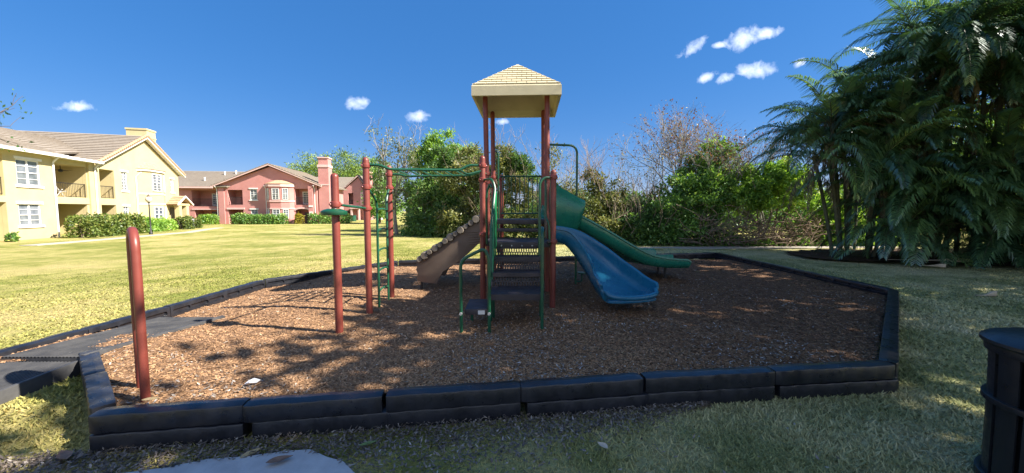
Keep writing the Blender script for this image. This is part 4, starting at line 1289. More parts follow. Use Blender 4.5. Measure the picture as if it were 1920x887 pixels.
for u, w_, z in ((-2.2, -1.6, 5.5), (-1.0, -3.8, 6.5), (.2, -4.2, 6.7)):
    mb = MB(); mb.lathe([(.09, -.2), (.09, .3), (.12, .31), (.1, .38)], Pf.p(u, w_, z), 8); raw(mb, 'roof_vent', M['white'], rf)
mb = MB(); Pf.box(mb, 12.35, 13.65, -1.6, -.2, ZG, 7.3); Pf.box(mb, 12.4, 13.6, -1.55, -.25, 7.62, 8.5)
ch = raw(mb, 'chimney', M['pink'], PB_)
mb = MB(); Pf.box(mb, 12.28, 13.72, -1.67, -.13, 7.303, 7.617); Pf.box(mb, 12.3, 13.7, -1.65, -.15, 8.503, 8.64); Pf.box(mb, 12.3, 13.7, -.197, -.16, 4.9, 5.05); raw(mb, 'trim_band', M['pale_pink'], ch)

# ---- second pink building, further away
Qf = LF((-35.5, 69), R(6))
Q = thing('apartment_building', 'distant pink building with pale tan roof behind the red posts', 'building', Qf.p(4, -4, -.3))
mb = MB(); Qf.wall(mb, -3, 4.2, ZG, 5.4, 0, .25, [(1.2, 2.0, .4, 1.9)]); Qf.wall(mb, 4.2, 8.0, ZG, 5.3, .8, .25, [(5.0, 5.9, 2.7, 4.8), (4.6, 5.4, ZG - .1, 1.6)])
mb.prism([Qf.p(4.2, .55, 5.3), Qf.p(8.0, .55, 5.3), Qf.p(8.0, .55, 5.9), Qf.p(6.9, .55, 7.7)], Qf.w * .25)
Qf.box(mb, 4.2, 4.45, .003, .55, ZG, 5.3); Qf.box(mb, 7.75, 8, -8, .55, ZG, 5.3); Qf.box(mb, -3, 8, -8.2, -8, ZG, 5.3)
Qf.box(mb, 4.9, 6.0, -.6, -.5, 2.6, 4.9); Qf.box(mb, 4.5, 5.5, -.6, -.5, ZG, 1.7); Qf.box(mb, 1.1, 2.1, -.5, -.4, .3, 2)
raw(mb, 'wall', M['pink'], Q)
railing(Qf, Q, (5.0, .7), (5.9, .7), 2.75, 3.5, 8)
window(Qf, Q, 6.4, 6.9, 2.9, 4.5, .8, 2, 4, surround=False, frame='pale_pink')
mb = MB(); Qf.box(mb, 7.2, 7.75, .803, .87, 2.6, 5.0); Qf.box(mb, 6.1, 7.4, .803, .88, 2.2, 2.5); Qf.box(mb, 5.6, 5.9, .803, 1.6, ZG, 1.9); Qf.box(mb, 6.9, 7.2, .803, 1.6, ZG, 1.9); Qf.box(mb, 5.5, 7.3, .803, 1.7, 1.903, 2.2)
raw(mb, 'porch', M['pale_pink'], Q)
mb = MB()
tiled(mb, Qf.p(-3.5, .4, 5.45), Qf.p(4.6, .4, 5.45), Qf.p(6.9, -4, 8.15), Qf.p(-3.5, -4, 8.15), 14)
tiled(mb, Qf.p(3.9, 1.15, 5.3), Qf.p(3.9, -4, 5.3), Qf.p(6.9, -4, 8.15), Qf.p(6.9, 1.15, 8.15), 12)
tiled(mb, Qf.p(8.5, 1.15, 5.6), Qf.p(8.5, -8, 5.6), Qf.p(6.9, -8, 8.15), Qf.p(6.9, 1.15, 8.15), 12)
tiled(mb, Qf.p(-3.5, -8.4, 5.45), Qf.p(8, -8.4, 5.45), Qf.p(8, -4, 8.15), Qf.p(-3.5, -4, 8.15), 8)
rf = raw(mb, 'roof', M['tile'], Q)
mb = MB(); bar(Qf, mb, (3.8, 1.1, 5.05), (6.9, 1.1, 7.9), .1, .26); bar(Qf, mb, (6.9, 1.1, 7.9), (8.6, 1.1, 5.3), .1, .26); bar(Qf, mb, (-3.5, .42, 5.28), (3.9, .42, 5.28), .1, .17); raw(mb, 'fascia', M['pale_pink'], rf)
mb = MB(); Qf.box(mb, 8.05, 9.25, .2, 1.5, ZG, 9.4); raw(mb, 'chimney', M['pink'], Q)
mb = MB(); Qf.box(mb, 7.98, 9.32, .13, 1.57, 8.5, 8.9); Qf.box(mb, 8.02, 9.28, 1.503, 1.54, 4.4, 4.6); raw(mb, 'trim_band', M['pale_pink'], Q)
# small white building glimpsed between the ladder rails
t = thing('shed', 'small white shed glimpsed between the ladder rails', 'shed', (-26.6, 72, -.3))
mb = MB(); mb.box(-27.2, -25.6, 71, 73, -.4, 2.6); mb.build('wall', M['white'], t, bevel=.02)
mb = MB(); mb.prism([(-27.5, 70.8, 2.6), (-25.3, 70.8, 2.6), (-26.4, 70.8, 3.5)], (0, 2.4, 0)); mb.build('roof', M['grey'], t, sm=False)
t = thing('utility_box', 'green utility cabinet beside the hedge of the pink building', 'utility cabinet', (-26.4, 60, -.3))
mb = MB(); mb.box(-27.3, -25.6, 59.5, 60.6, -.35, .75); mb.build('cabinet', M['leaf_hedge'] if False else M['green'], t, bevel=.04)
mb = MB(); mb.box(-27.34, -25.56, 59.45, 60.65, .753, .8); mb.build('lid', M['green'], t, bevel=.015)

# ------------------------------------------------------------------ vegetation
def unit(a):
    return a / np.maximum(np.linalg.norm(a, axis=-1, keepdims=True), 1e-9)
def leaf_quads(P, L, W, rng, droop=.15, out=None, outw=.6):
    n = len(P)
    d = unit(rng.normal(size=(n, 3)))
    if out is not None: d = unit(d + outw * out)
    d[:, 2] -= droop; d = unit(d)
    s = unit(np.cross(d, unit(rng.normal(size=(n, 3)))))
    l = (L * rng.uniform(.65, 1.35, n))[:, None]; w = (W * rng.uniform(.7, 1.3, n))[:, None]
    nrm = np.cross(d, s)
    return np.stack([P, P + d * l * .5 + s * w * .5, P + d * l - nrm * l * .12, P + d * l * .5 - s * w * .5], 1)
def crown_pts(clumps, rng, sub=22, sig=.22, shell=.75):
    """clumps: (x,y,z,rx,ry,rz,n) -> leaf points, a light/dark value per leaf's spray, outward direction"""
    PS_, RS, OS = [], [], []
    for (x, y, z, rx, ry, rz, n) in clumps:
        k = max(6, int(sub))
        d = unit(rng.normal(size=(k, 3)))
        r = shell + (1 - shell) * rng.random((k, 1)) * 1.2
        r = np.where(rng.random((k, 1)) < .25, r * .6, r)
        c = d * r
        i = rng.integers(0, k, n)
        q = c[i] + rng.normal(size=(n, 3)) * sig * rng.uniform(.6, 1.3, (k, 1))[i]
        PS_.append(q * np.array([rx, ry, rz]) + np.array([x, y, z]))
        cv = rng.normal(0, .13, k)
        RS.append(np.clip(.44 + cv[i] + rng.normal(0, .16, n), 0, .92))
        OS.append(unit(q + 1e-6))
    return np.concatenate(PS_), np.concatenate(RS), np.concatenate(OS)

def limb(mb, a, b, r0, r1, bend=.12, seg=6, n=5):
    a, b = Vector(a), Vector(b)
    L = (b - a).length
    o1 = Vector((random.uniform(-1, 1), random.uniform(-1, 1), random.uniform(-.3, .6))) * L * bend
    pts = []
    for i in range(n + 1):
        t = i / n
        pts.append(a.lerp(b, t) + o1 * math.sin(t * PI))
    mb.tube(pts, [r0 + (r1 - r0) * i / n for i in range(n + 1)], seg)
    return pts
def branch(mb, p, d, L, r, depth, spread=.6, up=.15, kids=(2, 3), tips=None, seg=4):
    p = Vector(p); d = Vector(d).normalized()
    n = 3
    pts = [p]; q = p
    for i in range(n):
        d = (d + Vector((random.gauss(0, .16), random.gauss(0, .16), random.gauss(0, .12) + up * .3))).normalized()
        q = q + d * L / n; pts.append(q)
    mb.tube(pts, [r * (1 - .4 * i / n) for i in range(n + 1)], seg if depth > 1 else 3, cap=False)
    if depth == 0:
        if tips is not None: tips.append(q)
        return
    for k in range(random.randint(*kids)):
        nd = (d + Vector((random.gauss(0, spread), random.gauss(0, spread), random.gauss(0, spread * .7) + up))).normalized()
        s = random.choice(pts[1:])
        branch(mb, s if random.random() < .5 else q, nd, L * random.uniform(.6, .85), r * .58, depth - 1, spread, up, kids, tips, seg)
    if tips is not None: tips.append(q)

def tree(name, label, cat, base, clumps, leaf, L, W, bark='bark_dark', tr=.1, stems=None, group=None, sub=24, sig=.15, shell=.78, twigs=0, seed=1, droop=.15, trunk_top=None, outw=.6):
    rng = np.random.default_rng(seed); random.seed(seed)
    t = thing(name, label, cat, base, group)
    P, rnd, O = crown_pts(clumps, rng, sub, sig, shell)
    keep = P[:, 2] > base[2] + .03
    P, rnd, O = P[keep], rnd[keep], O[keep]
    quads_mesh('crown', leaf_quads(P, L, W, rng, droop, O, outw), rnd, M[leaf], t)
    mb = MB()
    b = Vector(base); b.z -= .1
    if trunk_top is not None:
        tt = Vector(trunk_top)
        limb(mb, b, tt, tr, tr * .6, .05, 9, 7)
    else: tt = b + Vector((0, 0, .3))
    for (x, y, z, rx, ry, rz, n) in clumps:
        s = tt if trunk_top is not None else b + Vector((random.uniform(-.5, .5), random.uniform(-.3, .3), 0))
        pts = limb(mb, s, (x, y, z), tr * .6, tr * .22, .12, 6, 5)
        for k in range(4):
            d = Vector((random.gauss(0, 1) * rx, random.gauss(0, 1) * ry, random.gauss(.2, 1) * rz))
            d = d * (.85 / max(d.length / max(rx, rz), .01)) if d.length > 0 else d
            limb(mb, pts[3], Vector((x, y, z)) + d * .9, tr * .25, tr * .07, .14, 4, 4)
    for k in range(twigs):
        c = random.choice(clumps)
        s = Vector((c[0] + random.uniform(-1, 1) * c[3], c[1] + random.uniform(-1, 1) * c[4], c[2] + random.uniform(-.2, .7) * c[5]))
        branch(mb, s, (random.gauss(0, .6), random.gauss(0, .5), 1), random.uniform(.5, 1.1), .016, 2, .55, .2, (2, 3))
    mb.build('trunk', M[bark], t, ang=80)
    return t

def W_(px, py, d):     # world point of a sight line at distance d, used to size plants from the photo
    return ((px - 960) / 690 * d, d, 1.45 + (396 - py) / 690 * d)
def cl(px, py, d, rx, rz, n, ry=None):
    x, y, z = W_(px, py, d)
    return (x, y, z, rx, ry or rx * .8, rz, n)

GH = 'trees and shrubs of the hedgerow behind the playground'
# slender pale-trunked tree
tree('slender_tree', 'slender tree with pale grey trunk and sparse grey green crown, left of the hedgerow', 'tree', (*W_(744, 440, 25)[:2], -.2),
     [cl(748, 300, 25, 1.35, 1.0, 800), cl(735, 345, 25, 1.2, 1.0, 700), cl(765, 335, 25.2, 1.2, 1.2, 800), cl(722, 262, 25, 1.1, .8, 200), cl(770, 278, 25, .9, .7, 330), cl(742, 380, 25, 1.0, .6, 450)],
     'leaf_grey', .17, .07, 'bark', .15, trunk_top=W_(741, 370, 25), twigs=22, seed=3, group=GH)
tree('shrub', 'dark bushy shrub beside the pale trunked tree, left end of hedgerow', 'shrub', (*W_(800, 442, 24)[:2], -.2),
     [cl(806, 402, 24, 1.6, 1.5, 4602), cl(820, 350, 24.4, 1.7, 1.5, 4248), cl(806, 428, 23.6, 1.1, .7, 3313), cl(850, 410, 23.6, 1.5, 1.3, 4248), cl(830, 310, 25, 1.3, 1.0, 3313)],
     'leaf_dark', .2, .09, twigs=10, seed=4, group=GH, sub=28)
tree('broadleaf_tree', 'round topped yellow green tree rising highest above the left of the hedgerow', 'tree', (*W_(832, 440, 30)[:2], -.2),
     [cl(832, 285, 30, 1.6, 1.3, 5124), cl(800, 305, 30, 1.2, 1.1, 3936), cl(868, 300, 30, 1.4, 1.3, 4845), cl(845, 330, 29.5, 2.2, 1.4, 5450)],
     'leaf_bright', .22, .1, tr=.16, trunk_top=W_(835, 350, 30), seed=5, group=GH)
tree('shrub', 'olive green shrub with bare pale twigs, behind the log climber', 'shrub', (*W_(880, 446, 22.6)[:2], -.2),
     [cl(870, 345, 23, 1.3, 1.3, 4832), cl(900, 385, 22.6, 1.4, 1.3, 4304), cl(860, 420, 22.2, 1.3, 1.0, 4323), cl(905, 330, 23.4, 1.2, 1.2, 3306), cl(885, 300, 24, .9, .8, 1525)],
     'leaf_olive', .18, .08, 'vine', .07, twigs=26, seed=6, group=GH)
tree('vine_covered_tree', 'dark crowned tree draped in yellowish vines, behind the tower guardrail', 'tree', (*W_(965, 448, 22)[:2], -.2),
     [cl(972, 305, 22, 1.0, .9, 3494), cl(985, 335, 22, .9, .9, 2795), cl(945, 330, 22, .7, .9, 1630)], 'leaf_dark', .18, .08, 'bark', .1, trunk_top=W_(968, 360, 22), twigs=10, seed=7, group=GH)
tree('vine_shrub', 'yellow leaved climbing vine mound showing through the guardrail bars', 'shrub', (*W_(955, 450, 21)[:2], -.2),
     [cl(942, 300, 21.4, .6, .8, 1075), cl(970, 365, 21, .9, .9, 2562), cl(950, 400, 20.8, 1.1, .9, 3074), cl(995, 410, 20.6, 1.1, .8, 3074), cl(925, 425, 20.6, 1.2, .7, 3330)],
     'leaf_olive', .16, .075, 'vine', .05, twigs=30, seed=8, group=GH)
tree('bare_shrub', 'thin bare shrub with scattered brown leaves right of the tower roof posts', 'shrub', (*W_(1050, 452, 20.5)[:2], -.2),
     [cl(1040, 320, 20.5, 1.0, 1.2, 916), cl(1065, 370, 20.3, .9, .9, 1964), cl(1030, 400, 20.2, .9, .9, 1964), cl(1060, 425, 20, 1.1, .8, 2838)],
     'leaf_olive', .14, .06, 'vine', .06, twigs=46, seed=9, group=GH)
tree('shrub', 'olive brown shrub with upright twigs, left of the dark hollow in the hedgerow', 'shrub', (*W_(1130, 456, 19)[:2], -.2),
     [cl(1110, 385, 19, 1.1, 1.1, 3094), cl(1140, 370, 19.2, .9, 1.0, 2184), cl(1125, 425, 18.7, 1.4, .8, 3458), cl(1160, 400, 19, .9, .9, 2184), cl(1110, 345, 19.4, .6, .7, 635)],
     'leaf_olive', .16, .07, 'vine', .06, twigs=60, seed=10, group=GH)
tree('shrub', 'low dark shrub in the dip of the hedgerow under open sky', 'shrub', (*W_(1210, 460, 18.4)[:2], -.2),
     [cl(1200, 415, 18.5, 1.1, .9, 2470), cl(1230, 430, 18.2, 1.1, .8, 2340), cl(1175, 440, 18.2, 1.0, .6, 1690), cl(1215, 385, 19, .7, .7, 650)],
     'leaf_dark', .17, .075, 'vine', .06, twigs=40, seed=11, group=GH)
tree('shrub', 'large fresh green shrub with dark underside below the red leaved bare tree', 'shrub', (*W_(1310, 462, 17.8)[:2], -.2),
     [cl(1300, 335, 18, 1.15, 1.1, 3380), cl(1340, 300, 18.2, .95, .8, 1950), cl(1270, 380, 17.8, 1.15, 1.0, 3120), cl(1335, 370, 17.6, 1.15, 1.0, 3380), cl(1375, 345, 18, .9, .9, 2210), cl(1300, 425, 17.8, 1.3, .8, 1950), cl(1250, 430, 18, 1.0, .7, 1560)],
     'leaf_mid', .17, .085, 'vine', .07, twigs=16, seed=12, group=GH, sub=30)
tree('shrub', 'brightest yellow green shrub over a tangle of dry vines beside the palms', 'shrub', (*W_(1440, 462, 17.6)[:2], -.2),
     [cl(1415, 340, 17.6, 1.15, .9, 3640), cl(1460, 335, 17.7, 1.05, .8, 3120), cl(1440, 365, 17.3, 1.3, .7, 2860), cl(1490, 355, 17.7, .8, .8, 1950), cl(1385, 375, 17.5, .9, .6, 1690)],
     'leaf_bright', .16, .085, 'vine', .07, twigs=8, seed=13, group=GH, sub=30)
# tangle of dry vines under it
random.seed(21)
t = thing('dry_vine_tangle', 'tangle of dry brown vines and sticks below the brightest shrub', 'vine', (10.8, 17.2, -.2), GH)
mb = MB()
for k in range(430):
    px = random.uniform(1310, 1545); h0 = random.random()
    d = random.uniform(16.7, 17.7)
    x = (px - 960) / 690 * d
    a = Vector((x, d, -.2 + random.random() ** 1.5 * 1.3))
    b = a + Vector((random.gauss(0, 1.0), random.uniform(-.3, .3), random.uniform(-.2, 1.1)))
    b.z = max(min(b.z, 2.1), -.15)
    r = random.uniform(.009, .026)
    limb(mb, a, b, r, r * .6, .22, 4, 6)
mb.build('vines', M['vine'], t, ang=80)
# bare trees with red leaves
def bare_tree(name, label, base, d0, L, r, depth, leafm, nleaf, seed, lean=(0, 0), kids=(2, 3), ls=.12):
    random.seed(seed); rng = np.random.default_rng(seed)
    t = thing(name, label, 'tree', base, GH)
    mb = MB(); tips = []
    b = Vector(base) - Vector((0, 0, .1))
    for (dx, dy) in d0:
        branch(mb, b + Vector((random.uniform(-.3, .3), 0, 0)), (dx, dy, 1), L, r, depth, .5, .22, kids, tips, 5)
    mb.build('trunk', M['bark' if seed % 2 else 'vine'], t, ang=80)
    if nleaf:
        T = np.array([tuple(p) for p in tips])
        i = rng.integers(0, len(T), nleaf)
        P = T[i] + rng.normal(0, .12, (nleaf, 3))
        cv = rng.random(len(T))
        quads_mesh('crown', leaf_quads(P, ls, ls * .5, rng, .3), np.clip(cv[i] + rng.normal(0, .12, nleaf), 0, 1), M[leafm], t)
    return t
bare_tree('bare_tree', 'leafless tangled tree with sparse reddish leaves rising above the hedgerow', (*W_(1290, 455, 19.5)[:2], -.2), [(-.32, 0), (-.05, .1), (.22, .05), (.38, 0)], 2.35, .075, 5, 'leaf_red', 2600, 31, kids=(3, 4))
bare_tree('bare_tree', 'thin leafless tree between the brightest shrub and the palms', (*W_(1435, 455, 22)[:2], -.2), [(-.2, 0), (.15, 0)], 2.5, .06, 5, 'leaf_red', 700, 33, kids=(3, 3))
bare_tree('bare_tree', 'slim leafless saplings standing in the dip of the hedgerow', (*W_(1195, 455, 21)[:2], -.2), [(-.25, 0), (.05, 0), (.3, 0)], 1.9, .04, 4, 'leaf_olive', 260, 35, kids=(2, 3))
tree('shrub', 'sunlit yellow green shrub seen below the palm fronds', 'shrub', (*W_(1590, 460, 17.8)[:2], -.2),
     [cl(1550, 400, 17.8, 1.0, 1.0, 1900), cl(1590, 420, 17.6, 1.1, .9, 2000), cl(1640, 400, 18, 1.2, 1.3, 2200), cl(1610, 370, 18.4, 1.1, 1.1, 1700), cl(1540, 435, 17.6, .9, .6, 1100)],
     'leaf_bright', .17, .09, 'vine', .06, twigs=10, seed=14, group=GH)
tree('broadleaf_tree', 'bright broad leaved tree glimpsed through gaps between the palms', 'tree', (*W_(1790, 460, 23)[:2], -.2),
     [cl(1700, 330, 23, 2.0, 2.1, 1900), cl(1780, 260, 23, 2.4, 2.4, 2600), cl(1880, 250, 23, 2.4, 2.4, 2600), cl(1830, 370, 22.5, 2.6, 2.0, 2200), cl(1720, 230, 23, 1.7, 1.7, 1200)],
     'leaf_bright', .26, .13, tr=.2, trunk_top=W_(1800, 380, 23), seed=15, group=GH)
# low growth at the foot of the hedgerow: nobody could count it
rng = np.random.default_rng(40)
n = 26000
px = rng.uniform(752, 1700, n)
dd = np.interp(px, [752, 1000, 1200, 1400, 1700], [23.2, 20.2, 17.6, 17.2, 17.4]) + rng.uniform(-.35, 1.9, n)
hgt = np.interp(px, [752, 1050, 1200, 1300, 1400, 1700], [.9, 1.3, 1.7, 1.0, .45, .6]) * rng.random(n) ** 1.3 * (.35 + 1.3 * vnoise(px * .03, px * 0 + 3, 1, 4))
P = np.stack([(px - 960) / 690 * dd, dd, -.2 + hgt], 1)
v = np.clip(.35 + .5 * (vnoise(px * .02, dd, 1.5, 9) - .5) + rng.normal(0, .2, n), 0, 1)
o = quads_mesh('undergrowth', leaf_quads(P, .13, .07, rng, -.2), v, M['leaf_mid'])
tag(o, 'low weedy undergrowth along the foot of the hedgerow', 'undergrowth', kind='stuff')
n = 30000
x = rng.uniform(-16, 40, n); y = rng.uniform(27, 44, n)
ok = x > -.285 * y; x, y = x[ok], y[ok]; n = len(x)
hh = 1.0 + 3.2 * vnoise(x * .25, y * .08, 1, 12) * np.interp(x, [-16, -8, 2, 8, 20], [1.3, 1.25, 1.15, .95, 1.2])
P = np.stack([x, y, -.2 + hh * rng.random(n) ** .7], 1)
o = quads_mesh('woodland', leaf_quads(P, .5, .24, rng, .1), np.clip(rng.normal(.35, .2, n), 0, 1), M['leaf_dark'])
tag(o, 'mass of trees far behind the hedgerow', 'woodland', kind='stuff')

# pines behind the pink buildings
def pine(label, px, pytop, d, w, seed, base_py=410):
    rr = np.random.default_rng(seed)
    x, y, zt = W_(px, pytop, d)
    cs = []
    for k in range(9):
        f = k / 8
        cs.append((x + rr.normal(0, w * .42), y + rr.normal(0, 1), zt - w * .25 - f * (zt * .45) + rr.normal(0, .4), w * rr.uniform(.35, .55), w * .45, w * rr.uniform(.25, .38), 620))
    tree('pine_tree', label, 'tree', (x, y, -.3), cs, 'pine', .7, .16, 'bark_dark', .25, trunk_top=(x, y, zt * .55), seed=seed, group='pines behind the pink buildings', droop=-.2, sub=16, sig=.26)
pine('bushy pine right behind the tall pink chimney', 622, 297, 88, 7.5, 51)
pine('pine with rounded crown, left of the tallest red posts', 665, 290, 92, 7.5, 52)
pine('low dark pine behind the ridge of the pink gable', 566, 315, 95, 7, 53)
pine('pine just right of the distant pink chimney', 694, 318, 80, 5.5, 54)
tree('broadleaf_tree', 'leafy tree between the distant pink building and the pale trunked tree', 'tree', (*W_(712, 425, 50)[:2], -.3),
     [cl(712, 345, 50, 2.2, 2.4, 1500), cl(705, 385, 50, 2.0, 1.8, 1300), cl(725, 375, 48, 2.2, 2.4, 1500), cl(716, 320, 51, 1.6, 1.6, 800)], 'leaf_mid', .36, .17, tr=.2, trunk_top=W_(714, 395, 50), seed=16)

# ---- hedges by the buildings
def hedge(label, pts, w, h, leaf, seed, n, L=.14, z0=-.2, name='hedge', cat='hedge', group='clipped hedges by the buildings'):
    rr = np.random.default_rng(seed)
    pts = np.array(pts, float)
    mid = pts.mean(0)
    t = thing(name, label, cat, (mid[0], mid[1], z0), group)
    seglen = np.linalg.norm(np.diff(pts, axis=0), axis=1)
    cum = np.concatenate([[0], np.cumsum(seglen)])
    s = rr.random(n) * cum[-1]
    x = np.interp(s, cum, pts[:, 0]); y = np.interp(s, cum, pts[:, 1])
    i = np.clip(np.searchsorted(cum, s) - 1, 0, len(seglen) - 1)
    d = np.diff(pts, axis=0)[i] / seglen[i][:, None]
    nr = np.stack([-d[:, 1], d[:, 0]], 1)
    # superellipse cross-section, mostly its surface
    a = rr.random(n) * PI
    rad = 1 - .35 * rr.random(n) ** 2
    rad *= .88 + .28 * vnoise(s * 1.7, a * 2, 1, seed)
    endf = np.clip(np.minimum(s, cum[-1] - s) / (.35 * w), .0, 1) ** .35
    cx = np.sign(np.cos(a)) * np.abs(np.cos(a)) ** .5 * w / 2 * rad * (.6 + .4 * endf)
    cz = np.abs(np.sin(a)) ** .5 * h * rad * (.75 + .25 * endf)
    low = rr.random(n) < .45
    cz = np.where(low, cz * rr.random(n), cz)
    P = np.stack([x + nr[:, 0] * cx, y + nr[:, 1] * cx, z0 + cz], 1)
    P[:, :2] += rr.normal(0, .03, (n, 2))
    v = np.clip(.42 + .5 * (vnoise(s * 2.5, a * 3, 1, seed + 1) - .5) + rr.normal(0, .2, n), 0, 1)
    quads_mesh('foliage', leaf_quads(P, L, L * .55, rr, .0), v, M[leaf], t)
    mb = MB()
    m = int(cum[-1] / .8) + 2
    for k in range(m):
        q = cum[-1] * (k + .5) / m
        qx, qy = float(np.interp(q, cum, pts[:, 0])), float(np.interp(q, cum, pts[:, 1]))
        for j in range(3):
            mb.tube([(qx, qy, z0 - .1), (qx + random.uniform(-.25, .25), qy + random.uniform(-.25, .25), z0 + h * .75)], [.025, .012], 4)
    mb.build('stems', M['bark_dark'], t)
yp = lambda u, w_: tuple(Yf.p(u, w_, 0))[:2]
hedge('long dark green clipped hedge in front of the yellow building', [yp(-5.9, 2.7), yp(-3, 2.6), yp(-.2, 2.4)], 1.5, 1.35, 'leaf_hedge', 61, 6500, .17)
hedge('yellow green lower hedge between dark hedge and lamp post', [yp(-.0, 2.0), yp(2.5, 1.9), yp(4.6, 1.9)], 1.3, 1.0, 'leaf_bright', 62, 4200, .17)
hedge('small round dark bush beside the air conditioning unit', [yp(5.4, 2.3), yp(6.3, 2.3)], 1.3, 1.15, 'leaf_hedge', 63, 1900, .17)
hedge('small dark bush right of the grey air conditioning unit', [yp(7.9, 2.1), yp(8.5, 2.1)], .9, .95, 'leaf_hedge', 64, 900, .17)
pq = lambda u, w_: tuple(Pf.p(u, w_, 0))[:2]
hedge('short yellow green hedge by the left wing of the pink building', [pq(-1.2, 1.2), pq(.6, 1.2)], 1.3, 1.25, 'leaf_bright', 65, 1500, .22, -.3)
hedge('long dark green hedge below the pink bay window', [pq(2.6, 1.3), pq(6, 1.6), pq(9.0, 1.6)], 1.4, 1.3, 'leaf_mid', 66, 4600, .22, -.3)
hedge('bright yellow bush at the arched entrance of the pink building', [pq(9.9, 1.0), pq(10.7, 1.0)], 1.1, 1.45, 'leaf_yellow', 67, 1200, .2, -.3, 'bush', 'bush')
hedge('green hedge right of the yellow bush at the pink building', [pq(11.6, 1.2), pq(14, 1.0), pq(16.5, .6)], 1.4, 1.4, 'leaf_mid', 68, 3200, .22, -.3)
hedge('distant dark hedge in front of the far pink building', [(-31.5, 63), (-27.8, 62)], 1.6, 1.5, 'leaf_dark', 69, 1500, .26, -.3)
hedge('small dark shrub at the left corner of the pink building', [pq(-5.2, .9), pq(-4.6, .9)], 1.1, 1.5, 'leaf_mid', 70, 900, .22, -.3)
hedge('small low green plant by the leftmost pillar of the yellow building', [yp(-8.5, 1.6), yp(-8.25, 1.6)], .45, .5, 'leaf_mid', 72, 320, .14)

# ---- tree whose twigs enter at the upper left
random.seed(77)
t = thing('twiggy_tree', 'dark twigs with few leaves reaching in at the upper left edge', 'tree', (-15.2, 8.6, -.2))
mb = MB(); tips = []
limb(mb, (-15.2, 8.6, -.3), (-14.6, 8.8, 3.4), .12, .08, .04, 8, 6)
for (dx, dy, dz) in ((.75, .3, .1), (.8, .45, .4), (.55, .1, .5), (-.5, .2, .6), (-.2, -.6, .7), (.2, .5, .9)):
    branch(mb, (-14.6, 8.8, 3.2 + random.uniform(-.3, .3)), (dx, dy, dz), .95, .035, 3, .5, .08, (2, 3), tips, 4)
mb.build('trunk', M['bark_dark'], t, ang=80)
rng = np.random.default_rng(78)
T = np.array([tuple(p) for p in tips]); i = rng.integers(0, len(T), 500)
quads_mesh('crown', leaf_quads(T[i] + rng.normal(0, .09, (500, 3)), .1, .05, rng, .3), rng.random(500) * .5, M['leaf_dark'], t)

# ---- palms
def frond(base, az, el, L, droop, rng, nl=50, lw=.034, ll=.62, dead=False):
    n = 14
    p = np.array(base, float); e = el; pts = [p.copy()]; tans = []
    side = rng.normal(0, .015)
    for i in range(n):
        e -= droop / n * (.5 + 1.3 * i / n); az2 = az + side * i
        tv = np.array([math.cos(az2) * math.cos(e), math.sin(az2) * math.cos(e), math.sin(e)])
        tans.append(tv); p = p + tv * L / n; pts.append(p.copy())
    tans.append(tans[-1])
    pts = np.array(pts); tans = np.array(tans)
    f = np.linspace(.16, .995, nl)
    q = f * n; i = np.clip(q.astype(int), 0, n - 1); fr = (q - i)[:, None]
    P = pts[i] * (1 - fr) + pts[i + 1] * fr
    T = unit(tans[i])
    S = unit(np.cross(T, np.array([0, 0, 1.0]) + 1e-3)); U = np.cross(S, T)
    ln = ll * (np.sin(np.clip(f * 1.02, 0, 1) ** .75 * PI * .93 + .12) * .85 + .15) * (L / 2.6) ** .5
    out = []
    for s in (-1, 1):
        d = unit(T * .75 + S * s * (.75 if not dead else .35) + U * (.28 if not dead else -.4) + rng.normal(0, .07, (nl, 3)))
        l = (ln * rng.uniform(.85, 1.1, nl))[:, None]
        wv = unit(np.cross(d, U + .2 * S * s)) * lw * .5
        m = P + d * l * .5
        d2 = unit(d + np.array([0, 0, -1.1 if not dead else -1.5]))
        tip = m + d2 * l * .5
        out.append(np.stack([P - wv * .5, P + wv * .5, m + wv, m - wv], 1))
        out.append(np.stack([m - wv, m + wv, tip + wv * .12, tip - wv * .12], 1))
    return np.concatenate(out), pts
GP = 'clumping palms on the right'
def low_(n, seed, sp=.8, hi=3.6):
    r = random.Random(seed)
    return [(r.gauss(0, sp), r.uniform(-1.1, .4), r.uniform(.2, hi), r.gauss(0, .3), r.uniform(-.5, 0)) for _ in range(n)]
